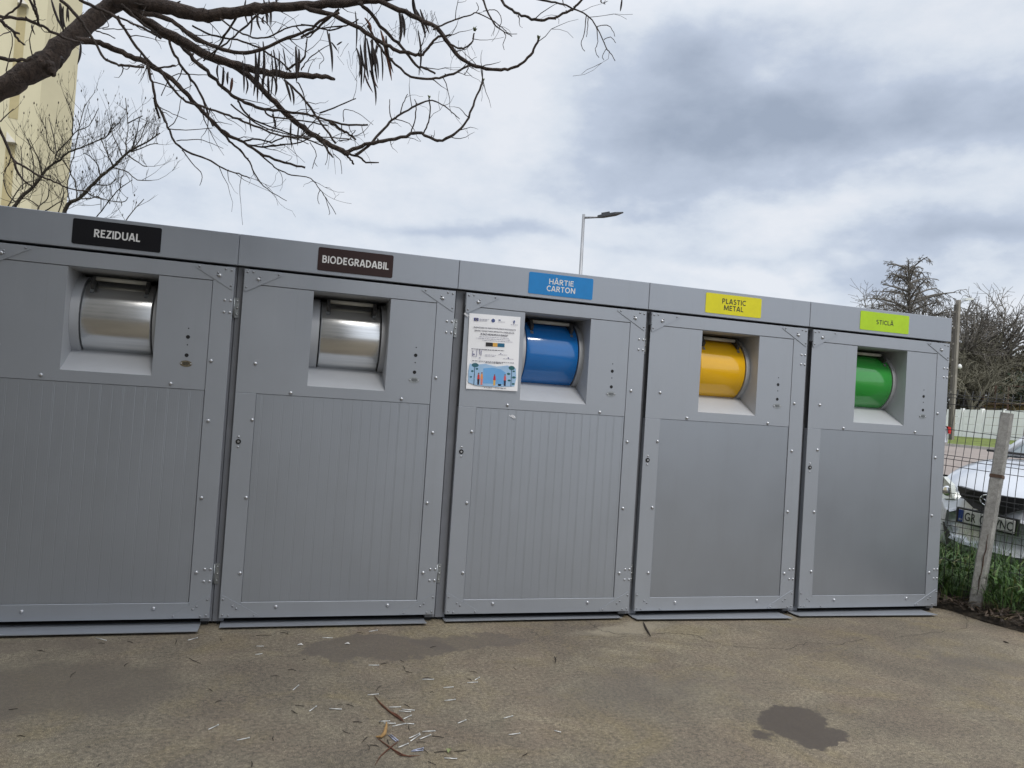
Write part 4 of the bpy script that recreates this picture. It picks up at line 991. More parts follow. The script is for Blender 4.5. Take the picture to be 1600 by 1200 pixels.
# ------------------------------------------------------------------ small bare tree behind the enclosures
st = empty('bare_shrub_tree', (0, 0, 0)); DT = 8.6
tl = [([(115, 1000, 10), (108, 700, 10), (95, 420, 9), (101, 329, 6.5), (123, 310, 6), (142, 291, 5.4), (158, 275, 5), (176, 261, 4.6), (198, 239, 4), (222, 226, 3), (250, 208, 2)], 8.8, 8.4),
      ([(30, 1000, 9), (28, 600, 8), (18, 360, 7), (25, 319, 6), (52, 291, 5), (66, 273, 4.4), (76, 261, 3.8), (93, 251, 3.4), (103, 240, 3), (125, 231, 2.4), (158, 218, 2), (168, 212, 1.6), (177, 192, 1.2)], 8.8, 8.5)]
sh = [[(120, 312), (118, 286), (109, 267), (113, 250), (117, 235), (125, 194), (133, 163)], [(198, 239), (197, 221), (200, 197), (196, 153)], [(200, 193), (218, 183), (223, 181)], [(205, 236), (212, 215), (218, 185)],
      [(207, 234), (220, 215), (228, 192)], [(190, 243), (182, 223), (174, 205)], [(176, 258), (168, 240), (165, 218)], [(157, 275), (152, 258), (141, 245), (130, 239)], [(176, 260), (163, 230), (157, 215)],
      [(92, 251), (87, 242), (108, 218), (120, 205), (139, 196), (154, 169)], [(88, 243), (85, 218), (76, 183)], [(85, 240), (74, 223), (71, 183)], [(113, 210), (113, 182), (101, 150)],
      [(60, 340), (60, 324), (74, 310), (76, 289), (66, 281)], [(8, 330), (33, 291), (52, 283)], [(140, 350), (154, 335), (175, 308), (188, 294), (207, 281)], [(188, 294), (189, 277)], [(195, 350), (201, 338), (225, 311)],
      [(176, 262), (198, 268), (215, 281), (237, 282)], [(150, 288), (170, 289), (182, 278)], [(124, 311), (140, 310), (156, 308), (158, 330)], [(135, 300), (150, 308), (190, 316), (200, 308)],
      [(66, 273), (62, 255), (55, 238), (45, 215)], [(52, 290), (52, 250), (44, 218)], [(36, 296), (35, 262), (32, 228)], [(25, 317), (10, 300), (5, 270)], [(110, 268), (98, 250), (92, 245)], [(0, 190), (12, 178), (21, 170)],
      [(198, 241), (222, 258), (230, 260)], [(205, 238), (235, 226), (247, 224)], [(109, 318), (105, 290), (112, 265)], [(90, 335), (100, 300), (85, 272)], [(60, 322), (40, 310), (15, 318)], [(70, 330), (95, 315), (100, 320)]]
b = MB(); tq = []
for l, a0, a1 in tl:
    Q, q = trace(l, a0, a1); b.tube(Q, q, 9); tq.append((Q, q))
b.build('trunk', M_twig2, st)
b = MB(); shq = []
for l in sh:
    d0 = DT+rnd.uniform(-.3, .3); Q, q = trace(W3(l, 2.4, 1.1), d0, d0+rnd.uniform(-.3, .3)); b.tube(Q, q, 5); shq.append((Q, q))
b.build('branches', M_twig2, st)
b = MB()
def fork(b, p, d, ln, r, lev):
    P = sprout(b, p, d, ln, r, 4, .22, .35, 3)
    tip = P[-1]
    if lev > 0:
        for _ in range(rnd.choice((1, 2, 2))):
            k = rnd.randrange(1, 4); fork(b, P[k], (P[k+1]-P[k]).normalized()+Vector((rnd.uniform(-1, 1), rnd.uniform(-1, 1), rnd.uniform(-.2, .9)))*.75, ln*rnd.uniform(.4, .7), r*.65, lev-1)
    if rnd.random() < .3:
        b.tube([tip, tip+Vector((0, 0, .012)), tip+Vector((0, 0, .03))], [r*.8, r*2.2, r*.6], 4)
for (Q, q) in tq+shq:
    big = len(Q) > 30
    for i in range(12 if big else 2, len(Q)-1):
        if Q[i][2] < 2.1: continue
        for _ in range(2 if big else 1):
            if rnd.random() < (.8 if big else .55):
                t = Vector(Q[i+1]-Q[i]).normalized()
                fork(b, Q[i], t*.5+Vector((rnd.uniform(-1, 1), rnd.uniform(-1, 1), rnd.uniform(-.3, 1.1))), rnd.uniform(.12, .42), 0.0034, 2)
b.build('crown', M_twig2, st)
tag(st, 'small bare tree with upright twigs in front of the yellow building', 'tree')

# ------------------------------------------------------------------ yellow building
APR = math.radians(19)
ap = empty('apartment_building', (-6.2, 20.2, 0)); ap.rotation_euler = (0, 0, APR)
b = MB(); b.box(-22, 0, 0, 13, -0.5, 16.0); b.box(-22.2, 0.12, -0.12, 13.1, 16.0, 16.35); wallo = b.build('wall', M_yellowwall, ap)
b = MB(); b.box(-0.85, -0.002, -0.004, 0.0, -0.5, 15.9); b.build('corner_strip', plain('render_band', (0.575, 0.53, 0.365), 0.9, 0, 0.08, .7), ap)
def onwall(px, py):
    nrm = np.array([math.sin(APR), -math.cos(APR), 0]); o_ = np.array([-6.2, 20.2, 0]); d = ray(px, py)
    P = CAM+d*(((o_-CAM)@nrm)/(d@nrm)); q = P-o_
    return q[0]*math.cos(APR)+q[1]*math.sin(APR), P[2]
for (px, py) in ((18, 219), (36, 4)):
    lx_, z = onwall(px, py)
    b = MB(); b.box(lx_-.12, lx_+.10, -0.006, -0.001, z-3.3, z-.12); b.build('painted_shade_strip', M_shade, ap)  # shade stripe below the hood, painted on as a darker yellow
    b = MB(); b.add([(lx_-.13, 0, z-.13), (lx_+.15, 0, z-.09), (lx_-.13, 0, z+.22), (lx_-.13, -.22, z-.12), (lx_+.10, -.16, z-.08), (lx_-.13, -.06, z+.20)], [(0, 3, 4, 1), (3, 5, 4), (1, 4, 5, 2), (0, 2, 5, 3)])
    b.build('vent_hood', M_hood, ap)
tag(ap, 'pale yellow apartment block with small vent hoods rising behind the trees', 'building')

# ------------------------------------------------------------------ added block, unseen behind the photographer, shades the left units (mirrored in the drums)
ab = empty('apartment_building', (2.0, -12.5, 0))
b = MB(); b.box(-34, 0, -13, 0, -0.5, 25.0); b.box(-34.2, .2, -13.2, .2, 25.0, 25.4); b.build('wall', plain('beige_render', (.42, .40, .37), .9, 0, .12, .6), ab)
M_wf = plain('window_frame', (.6, .6, .58), .5); M_wg = plain('dark_window_glass', (.03, .035, .04), .08)
for fl in range(8):
    for k in range(6):
        x1 = -1.6-k*3.6; z0 = .9+fl*3.0
        b = MB(); b.box(x1-1.7, x1, -.05, .03, z0, z0+1.45); wf = b.build('window', M_wf, ab)
        b = MB(); b.box(x1-1.63, x1-.89, .03, .034, z0+.07, z0+1.38); b.box(x1-.81, x1-.07, .03, .034, z0+.07, z0+1.38); b.build('pane', M_wg, wf)
tag(ab, 'unseen beige eight storey block added behind the photographer to shade the left units, mirrored in the steel drums', 'building')

# ------------------------------------------------------------------ lamp post behind
P0 = dep(908, 428, 22); P1 = dep(912, 337, 22); P2 = dep(940, 339, 21.9); P3 = dep(974, 332, 21.7)
lp = empty('street_lamp', (P0[0], P0[1], hgt(P0[0], P0[1])))
base = np.array([P0[0], P0[1], hgt(P0[0], P0[1])])
b = MB(); b.tube([(0, 0, -.05), (0.0, 0, 3), tuple(P1-base+np.array([0, 0, .04]))], [.075, .06, .042], 12); b.build('pole', M_lamppole, lp)
b = MB(); b.tube([tuple(P1-base+np.array([0, 0, -.06])), tuple(P2-base+np.array([0, 0, .0]))], [.032, .030], 10); b.build('arm', M_lamppole, lp)
b = MB(); A = P2-base-np.array([.12, 0, .01]); Bv = P3-base; ax = (Bv-A)/np.linalg.norm(Bv-A); sd_ = np.cross(ax, [0, 0, 1]); sd_ /= np.linalg.norm(sd_); upv = np.cross(sd_, ax)
def lh(t, s, u_): return tuple(A+ax*t+sd_*s+upv*u_)
Ln = np.linalg.norm(Bv-A)
st_ = [(0, .05, -.03, .03), (.15, .10, -.04, .03), (Ln*.7, .12, -.035, .022), (Ln, .05, -.004, .006)]
vs = []
for (t, w_, lo, hi) in st_: vs += [lh(t, -w_, lo), lh(t, w_, lo), lh(t, w_, hi), lh(t, -w_, hi)]
b.add(vs, [(i*4+k, i*4+(k+1) % 4, i*4+4+(k+1) % 4, i*4+4+k) for i in range(3) for k in range(4)]+[(3, 2, 1, 0), (12, 13, 14, 15)])
vs = [lh(t, s, u_) for t in (.12, .36) for s in (-.09, .09) for u_ in (.028, .075)]
b.add(vs, [(0, 1, 3, 2), (4, 6, 7, 5), (1, 5, 7, 3), (0, 4, 5, 1), (2, 3, 7, 6)])
b.build('lamp_head', M_lamp, lp)
tag(lp, 'slim grey street lamp with flat dark head above the blue sign', 'street lamp')

# ------------------------------------------------------------------ utility pole with lamp
Q0 = dep(1492, 560, 47); up = empty('utility_pole', (Q0[0], Q0[1], hgt(Q0[0], Q0[1])))
topz = dep(1491, 468, 47)[2]-hgt(Q0[0], Q0[1])
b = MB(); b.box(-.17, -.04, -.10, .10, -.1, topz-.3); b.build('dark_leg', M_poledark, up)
b = MB(); b.box(-.04, .13, -.12, .12, -.1, topz); b.cur = 0
for z in np.arange(2, topz-.4, 1.0): b.box(-.19, .15, -.05, .05, z, z+.12)
b.build('pole_shaft', M_pole, up)
b = MB(); b.tube([(.1, 0, topz-.3), (.3, -.02, topz-.05), (.75, -.05, topz+.05)], .035, 8); b.build('arm', M_lamppole, up)
b = MB(); b.add([(.45, -.16, topz+.0), (1.15, -.12, topz+.12), (1.15, .12, topz+.12), (.45, .16, topz), (.5, -.13, topz+.16), (1.1, -.1, topz+.25), (1.1, .1, topz+.25), (.5, .13, topz+.16)],
      [(0, 3, 2, 1), (4, 5, 6, 7), (0, 1, 5, 4), (1, 2, 6, 5), (2, 3, 7, 6), (3, 0, 4, 7)]); b.build('lamp_head', M_glass, up)
b = MB(); zz = dep(1499, 573, 47)[2]-hgt(Q0[0], Q0[1]); b.tube([(.30, -.1, zz-.14), (.30, -.1, zz-.05), (.30, -.1, zz+.10), (.30, -.1, zz+.16)], [.06, .13, .11, .03], 10); b.build('insulator', flat('white_ceramic', (.75, .75, .74)), up)
tag(up, 'concrete utility pole with lamp arm behind the right end enclosure', 'utility pole')

# ------------------------------------------------------------------ white panel wall
pwz = MB(); t0, t1 = -26, 44; step = 2.0
wl_ = empty('panel_wall', (0, 0, 0))
t = t0
pw_posts = MB()
t1 = 92
while t < t1:
    a = along(36.0, t); c = along(36.0, t+step); za = hgt(*a)-.1
    dxn, dyn = NX*.06, NY*.06
    for k in range(4):
        z0 = za+.06+k*.505; z1 = z0+.49
        pwz.add([(a[0]-dxn*.3, a[1]-dyn*.3, z0), (c[0]-dxn*.3, c[1]-dyn*.3, z0), (c[0]-dxn*.3, c[1]-dyn*.3, z1), (a[0]-dxn*.3, a[1]-dyn*.3, z1), (a[0]+dxn, a[1]+dyn, z0), (c[0]+dxn, c[1]+dyn, z0), (c[0]+dxn, c[1]+dyn, z1), (a[0]+dxn, a[1]+dyn, z1)],
                [(0, 3, 2, 1), (3, 7, 6, 2), (4, 5, 6, 7), (0, 4, 7, 3), (1, 2, 6, 5)])
    vs = []
    for (u_, v_) in ((-.11, -.09), (.09, -.09), (.09, .09), (-.11, .09)):
        vs.append((a[0]+NX*u_-NY*v_, a[1]+NY*u_+NX*v_))
    pw_posts.add([(p[0], p[1], za) for p in vs]+[(p[0], p[1], za+2.14) for p in vs], [(4, 5, 6, 7), (0, 1, 5, 4), (1, 2, 6, 5), (2, 3, 7, 6), (3, 0, 4, 7)])
    t += step
pwz.build('wall_panels', M_pwall, wl_); pw_posts.build('wall_posts', M_pwall, wl_)
tag(wl_, 'whitewashed concrete panel wall beyond the road', 'wall')
# dry vines tangled along the wall top
V = MB()
for _ in range(620):
    t = rnd.uniform(-8, 32); p = along(36.0+rnd.uniform(-.25, .3), t); z = hgt(*along(36, t))+1.98+abs(rnd.gauss(0, .22))
    sprout(V, (p[0], p[1], z), (rnd.uniform(-1, 1), rnd.uniform(-1, 1), rnd.uniform(-.6, .8)), rnd.uniform(.4, 1.1), rnd.choice((.012, .018, .03)), 5, .6, -.3, 3)
tag(V.build('dry_vines', plain('vine_brown', (0.10, 0.065, 0.045), .9, 0, .5, 3)), 'tangle of dry brown vines on top of the white wall', 'vines', kind='stuff')
# rusty frames standing behind the wall
for (xa, xb, yt, lab) in ((1537, 1556, 602, 'left rusty gate frame behind the white wall'), (1576, 1612, 603, 'wider rusty frame behind the white wall at the edge')):
    a = dep(xa, yt, 57); c = dep(xb, yt+(xb-xa)*.06, 55.5); r_ = .07
    o = empty('steel_frame', (a[0], a[1], hgt(a[0], a[1])))
    z0 = hgt(a[0], a[1])
    P = lambda q, z: (q[0]-a[0], q[1]-a[1], z-z0)
    for q in (a, c):
        b = MB(); b.tube([P(q, z0-.1), P(q, q[2])], r_, 6); b.build('post', M_rust, o)
    b = MB(); b.tube([P(a, a[2]), P(c, c[2])], r_*.7, 6); b.build('top_bar', M_rust, o)
    tag(o, lab, 'frame', 'rusty frames behind the wall')
# low tin-roofed sheds behind the wall
a = dep(1535, 628, 60); c = dep(1640, 640, 54)
sh_ = empty('shed', (a[0], a[1], hgt(a[0], a[1]))); z0 = hgt(a[0], a[1])
dxy = (c-a)[:2]; nn = np.array([dxy[1], -dxy[0]]); nn = nn/np.linalg.norm(nn); 
if nn@np.array([1, .9]) < 0: nn = -nn
q = [(0, 0), tuple(dxy), tuple(dxy+nn*5), tuple(nn*5)]; zt = a[2]-z0-.25
b = MB(); b.add([(p[0], p[1], -.1) for p in q]+[(p[0], p[1], zt) for p in q], [(0, 1, 5, 4), (1, 2, 6, 5), (2, 3, 7, 6), (3, 0, 4, 7)]); b.build('wall', plain('ochre_shed_wall', (.30, .23, .10), .9, 0, .3, 1), sh_)
rr_ = [(-nn*.3)[0], (-nn*.3)[1]]
b = MB(); o1 = -nn*.35; o2 = nn*5.3
b.add([(o1[0], o1[1], zt+.02), (dxy[0]+o1[0], dxy[1]+o1[1], zt+.02), (dxy[0]+o2[0], dxy[1]+o2[1], zt+.7), (o2[0], o2[1], zt+.7), (o1[0], o1[1], zt+.12), (dxy[0]+o1[0], dxy[1]+o1[1], zt+.12), (dxy[0]+o2[0], dxy[1]+o2[1], zt+.8), (o2[0], o2[1], zt+.8)],
      [(0, 1, 5, 4), (4, 5, 6, 7), (3, 2, 1, 0), (2, 3, 7, 6), (0, 4, 7, 3), (1, 2, 6, 5)]); b.build('roof', plain('rusty_tin', (.20, .14, .08), .8, .1, .4, 2), sh_)
tag(sh_, 'low ochre shed with rusty tin roof behind the white wall', 'shed')

# ------------------------------------------------------------------ far bare trees
def grow(b, p, d, ln, r, lev, prm, tb=None):
    segs = 5; P = [Vector(p)]; d = Vector(d).normalized()
    for k in range(segs):
        w_ = prm['wob']; d = (d+Vector((rnd.uniform(-w_, w_), rnd.uniform(-w_, w_), rnd.uniform(-w_, w_)+prm['grav'][min(lev, len(prm['grav'])-1)]))).normalized()
        P.append(P[-1]+d*ln/segs)
    rmin = prm['rmin']
    tgt = tb if (lev == 0 and tb is not None) else b
    tgt.tube(P, [max(r*(1-(prm.get('tap', .6) if lev == 0 else .6)*k/segs), rmin) for k in range(segs+1)], 7 if lev == 0 else (4 if lev < 2 else 3), cap=False)
    if lev >= prm['levels']: return
    for i in range(prm['n'][lev]):
        t = prm['t0'][min(lev, len(prm['t0'])-1)]; t = t+(1-t)*(i+rnd.random()*.8)/prm['n'][lev]; k = min(segs-1, int(t*segs)); fr = t*segs-k
        q = P[k].lerp(P[k+1], min(1, fr)); dd = (P[k+1]-P[k]).normalized()
        a = rnd.uniform(0, 2*math.pi); side = dd.orthogonal().normalized(); side = Matrix.Rotation(a, 3, dd)@side
        sp = prm['spread'][min(lev, len(prm['spread'])-1)]
        nd = dd*math.cos(sp)+side*math.sin(sp)
        grow(b, q, nd, ln*prm['ratio'][min(lev, len(prm['ratio'])-1)]*rnd.uniform(.75, 1.2)*((1.0-.5*t if lev == 0 else 1-.35*t) if prm.get('cone') else 1), r*prm['rr'], lev+1, prm)
def far_tree(name, px, pytop, d, prm, mats, label, trunkl=.5, lean=0.0, r=.2, group='bare trees behind the wall'):
    rnd.seed(int(px*7+d)); top = dep(px, pytop, d); z0 = hgt(top[0], top[1]); H = top[2]-z0
    o = empty(name, (top[0], top[1], z0)); tbm = MB(); cr_ = MB()
    grow(cr_, (0, 0, -.1), (lean, 0, 1), H*trunkl, r, 0, prm, tbm)
    tbm.build('trunk', mats[0], o); cr_.build('crown', mats[1], o)
    # scale so the crown top sits where the photograph has it
    zs = [v[2] for v in cr_.v]; k = H/np.percentile(zs, 99.7)
    o.scale = (k, k, k)
    tag(o, label, 'tree', group); return o
weep = dict(levels=4, n=[60, 6, 5, 3], t0=[.28, .10, .1], spread=[1.0, .6, .65], ratio=[.36, .45, .5, .6], rr=.30, wob=.07, grav=[0.02, -.09, -.12, -.16, -.2], rmin=.015, cone=True, tap=.88)
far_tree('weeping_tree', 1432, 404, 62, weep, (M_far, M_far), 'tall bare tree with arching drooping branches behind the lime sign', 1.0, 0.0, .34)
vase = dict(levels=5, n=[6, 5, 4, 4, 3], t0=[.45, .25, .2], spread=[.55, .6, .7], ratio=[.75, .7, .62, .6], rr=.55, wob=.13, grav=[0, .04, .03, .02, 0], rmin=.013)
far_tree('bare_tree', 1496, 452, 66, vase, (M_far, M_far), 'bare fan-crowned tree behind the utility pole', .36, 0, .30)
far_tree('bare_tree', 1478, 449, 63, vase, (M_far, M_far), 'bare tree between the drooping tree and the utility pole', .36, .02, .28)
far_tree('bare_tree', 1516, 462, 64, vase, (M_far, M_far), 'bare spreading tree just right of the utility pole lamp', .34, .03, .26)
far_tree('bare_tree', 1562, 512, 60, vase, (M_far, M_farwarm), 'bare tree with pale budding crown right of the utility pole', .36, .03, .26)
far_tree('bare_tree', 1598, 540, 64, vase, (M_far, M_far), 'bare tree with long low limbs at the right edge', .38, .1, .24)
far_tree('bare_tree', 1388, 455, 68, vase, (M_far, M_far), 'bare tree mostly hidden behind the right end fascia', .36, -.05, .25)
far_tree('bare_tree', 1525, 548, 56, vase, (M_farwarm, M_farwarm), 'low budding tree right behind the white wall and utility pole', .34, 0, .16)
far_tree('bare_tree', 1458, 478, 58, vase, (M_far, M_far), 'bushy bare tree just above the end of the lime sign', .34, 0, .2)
# far thicket: leafy mass behind everything, read as one
TH = []
for _ in range(9000):
    px = rnd.uniform(1475, 1660); d = rnd.uniform(60, 82); top = 566+10*math.sin(px*.09)+8*math.sin(px*.23+1)
    py = rnd.uniform(top+rnd.uniform(-14, 10), 650); p = dep(px, py, d)
    if p[2] < .8: continue
    TH.append((p[0], p[1], p[2], rnd.uniform(.25, .6), rnd.uniform(.05, .11), rnd.uniform(.2, 1.3), rnd.uniform(0, 6.28)))
M_thick = grass_mat('thicket_leaf', (0.045, 0.046, 0.026), (0.085, 0.082, 0.045), (0.15, 0.135, 0.075))
blades('thicket', TH, M_thick, 'brownish green far thicket behind the white wall', 'thicket')
EV = empty('evergreen_shrub', tuple(dep(1600, 640, 58)))
eb = MB(); pos = np.array(EV.location)
for _ in range(2600):
    v = Vector((rnd.gauss(0, 1), rnd.gauss(0, 1), rnd.gauss(0, 1))).normalized()*rnd.random()**.4; p = Vector((v.x*2.2, v.y*2.2, .9+v.z*2.1))
    w_ = rnd.uniform(.06, .14); a = Vector((rnd.uniform(-1, 1), rnd.uniform(-1, 1), rnd.uniform(-1, 1))).normalized()*w_; c_ = Vector((rnd.uniform(-1, 1), rnd.uniform(-1, 1), rnd.uniform(-1, 1))).normalized()*w_
    eb.add([p-a, p+c_, p+a, p-c_], [(0, 1, 2, 3)])
eb.build('foliage', M_ivy, EV); b = MB(); b.tube([(0, 0, -2.6), (0, 0, 1.5)], [.12, .05], 6); b.build('trunk', M_far, EV)
tag(EV, 'dark evergreen shrub behind the rusty frame at the right edge', 'shrub')

# ------------------------------------------------------------------ overhead wire from far pole
b = MB(); A = dep(1492, 476, 47); Bq = dep(1720, 548, 60); mid = dep(1580, 517, 52)
b.tube([A, dep(1540, 497, 50), mid, dep(1640, 532, 55), Bq], .018, 4); tag(b.build('overhead_wire', M_wire), 'thin overhead wire running right from the utility pole', 'wire')

# ------------------------------------------------------------------ mesh fence and leaning post
SC = 1.06
F0 = CAM+(np.array([5.081, .049, 1.341])-CAM)*SC
e1 = np.array([.613, -.787, -.067]); e2 = np.array([.282, .14, .949]); e3 = np.cross(e1, e2)
if e3@(CAM-F0) < 0: e3 = -e3
def fp(i, j, o=0.0): return F0+e1*(.05*SC*i)+e2*(.2*SC*max(j, -2.2))+np.array([0.02, 0, 1.0])*(.2*SC*min(0, j+2.2))+e3*o
fo = empty('mesh_fence', tuple(fp(0, -7)))
base = fp(0, -7)
prof = [(1.62, 0), (1.40, 0), (1.20, .04), (1.0, 0), (0.5, 0), (0, 0), (-.5, 0), (-1.0, 0), (-1.2, .045), (-1.4, 0), (-2, 0), (-2.6, 0), (-3.4, 0), (-3.6, .03), (-3.8, 0), (-5, 0), (-6.2, 0)]
rw = .0026
vw = MB()
irr = random.Random(3)
for i in range(-12, 34):
    ji = irr.uniform(-.004, .004)
    vw.tube([fp(i, j, o)+e1*ji-base for j, o in prof], rw, 5)
vw.build('vertical_wires', M_wire, fo)
hw = MB()
for (j, o) in ((1.40, 0), (1.2, .04), (1.0, 0), (0, 0), (-1.0, 0), (-1.2, .045), (-1.4, 0), (-2.4, 0), (-3.4, 0), (-3.6, .03), (-3.8, 0), (-4.8, 0), (-5.8, 0)):
    hw.tube([fp(i, j, o+.004)-base for i in range(-12, 35, 2)], rw*1.05, 5)
hw.build('horizontal_wires', M_wire, fo)
tag(fo, 'leaning dark wire mesh fence with folded bends in front of the silver car', 'fence')
# post
B0 = onz(1522, 962, -0.02); T0 = ony(1574, 646, B0[1]); T0 = T0+(T0-B0)*0.0
fpst = empty('fence_post', tuple(B0)); ax = (T0-B0); Lp = np.linalg.norm(ax); ax /= Lp
s1 = np.cross(ax, [0, 1, 0]); s1 /= np.linalg.norm(s1); s2 = np.cross(ax, s1)
rot_ = math.radians(28); a1 = s1*math.cos(rot_)+s2*math.sin(rot_); a2 = -s1*math.sin(rot_)+s2*math.cos(rot_)
b = MB(); hw_ = .0375; vs = []; nseg = 26
for k in range(nseg+1):
    t = k/nseg
    for (u_, v_) in ((-1, -.8), (-.8, -1), (.8, -1), (1, -.8), (1, .8), (.8, 1), (-.8, 1), (-1, .8)):
        w_ = hw_*(1.12-.12*t)+rnd.uniform(-.0012, .0012)
        vs.append(ax*Lp*t+a1*u_*w_+a2*v_*w_+(ax*rnd.uniform(-.006, .006) if k == nseg else 0))
b.add(vs, [(k*8+m_, k*8+(m_+1) % 8, k*8+8+(m_+1) % 8, k*8+8+m_) for k in range(nseg) for m_ in range(8)]+[tuple(nseg*8+m_ for m_ in range(8))])
b.build('shaft', M_post, fpst)
# cracked spall with rusty bar showing, rust clamp higher up
camd = (CAM-B0); camd = camd-ax*(camd@ax); camd /= np.linalg.norm(camd); sidev = np.cross(ax, camd)
b = MB(); P = []
for k in range(9):
    t = .10+.30*k/8; P.append(ax*Lp*t+camd*(hw_*1.17)+sidev*(-.004+.004*math.sin(k*2.3)+.0012*k))
b.tube(P, [.001, .003, .0045, .003, .005, .0035, .004, .002, .001], 5); b.build('spalled_crack', plain('rust_crack', (.06, .03, .02), .95, 0, .5, 60), fpst)
b = MB(); q = ax*Lp*.685
vs = []
for z_ in (-.012, .012):
    for (u_, v_) in ((-1.1, -1.1), (1.1, -1.1), (1.1, 1.1), (-1.1, 1.1)): vs.append(q+ax*z_+a1*u_*hw_+a2*v_*hw_)
b.add(vs, [(0, 1, 5, 4), (1, 2, 6, 5), (2, 3, 7, 6), (3, 0, 4, 7), (4, 5, 6, 7), (3, 2, 1, 0)])
b.build('rusty_clamp', M_rust, fpst)
tag(fpst, 'leaning grey concrete fence post with a rusty cracked foot', 'post')

# ------------------------------------------------------------------ tall grass and litter at the fence
G = []
def slabx(y):
    for j in range(len(right)-1):
        if right[j][1] >= y >= right[j+1][1] and right[j][1] > right[j+1][1]:
            q = (right[j][1]-y)/(right[j][1]-right[j+1][1]); return right[j][0]+(right[j+1][0]-right[j][0])*q
    return 5.3
rg = random.Random(21)
for _ in range(6200):
    y = rg.uniform(-2.2, 2.3); ex = slabx(y); x = ex+.14+abs(rg.gauss(0, .75))
    cl = math.sin(x*5.1+y*3.3)*.5+math.sin(x*11+y*7.7)*.3
    if rg.random() > .72+.4*cl: continue
    h_ = rg.uniform(.18, .62)*(0.95+.3*cl)*(0.62 if x-ex < .3 else 1.0)
    if y < -.25: h_ *= .5
    G.append((x, y, .05, max(.1, h_), rg.uniform(.0022, .0062), rg.uniform(.15, 1.6), rg.uniform(0, 6.28)))
for _ in range(260):
    y = rg.uniform(-.9, 1.6); x = slabx(y)+.25+abs(rg.gauss(0, .6)); G.append((x, y, .05, rg.uniform(.42, .80), .003, rg.uniform(.05, .8), rg.uniform(0, 6.28)))
for _ in range(1300):
    y = rg.uniform(-1.4, 1.6); x = slabx(y)+.16+abs(rg.gauss(0, .6)); G.append((x, y, .05+rg.uniform(0, .25), rg.uniform(.06, .16), rg.uniform(.008, .016), rg.uniform(.8, 2.2), rg.uniform(0, 6.28)))
blades('tall_grass', G, M_grass, 'tall green grass growing along the mesh fence', 'grass')
G = []
for _ in range(1500):
    y = rg.uniform(-2.2, 1.2); ex = slabx(y); x = ex-.01+abs(rg.gauss(0, .22))
    G.append((x, y, .03+rg.uniform(0, .05), rg.uniform(.02, .06), rg.uniform(.004, .013), rg.uniform(1.5, 5), rg.uniform(0, 6.28)))
blades('dead_litter', G, M_litter, 'dark dead leaves and stems along the concrete edge', 'leaf litter')
G = []
for _ in range(9000):
    s_ = rg.uniform(28.1, 35.9); t_ = rg.uniform(-6, 32); p = along(s_, t_)
    G.append((p[0], p[1], hgt(*p)+.08, rg.uniform(.08, .26), rg.uniform(.012, .03), rg.uniform(.2, 1.2), rg.uniform(0, 6.28)))
blades('verge_grass', G, M_vgrass, 'bright yellow green grass strip before the white wall', 'grass')

# ------------------------------------------------------------------ cars
M_silver = plain('silver_car_paint', (0.60, 0.63, 0.68), 0.28, 0.25, 0.03, 4, coat=.8)
M_trim = plain('black_trim', (0.012, 0.012, 0.014), 0.45, 0, .2, 20)
M_cglass = plain('car_glass', (0.18, 0.22, 0.24), 0.04, 0, .05, 3)
M_lens = plain('headlight_lens', (0.58, 0.60, 0.54), 0.08, 0.2, .1, 12, coat=1.0)
M_chrome = plain('chrome', (0.75, 0.76, 0.78), 0.1, 1.0, .05, 10)
M_red = plain('red_lens', (0.45, 0.015, 0.015), 0.15, 0, .1, 10)
M_tyre = plain('tyre_rubber', (0.018, 0.018, 0.018), 0.85, 0, .2, 30)
M_rim = plain('alloy', (0.45, 0.46, 0.47), 0.3, 0.8, .1, 10)
M_plate = flat('plate_white', (0.62, .62, .60), .4)
def car_body_profile():
    # y (0 = nose), half width, low z, belt z, top z
    return [(-.02, .44, .30, .56, .60), (.0, .62, .22, .63, .70), (.06, .745, .20, .69, .775), (.20, .82, .20, .78, .875), (.45, .86, .19, .86, .955), (.80, .875, .18, .92, 1.02), (1.10, .88, .18, .95, 1.05),
            (1.6, .885, .18, .96, 1.03), (2.4, .885, .18, .95, 1.0), (3.3, .875, .19, .97, 1.0), (3.8, .86, .22, .98, 1.02), (4.15, .82, .25, .95, 1.02), (4.32, .74, .28, .90, 1.0), (4.36, .58, .34, .84, .92)]
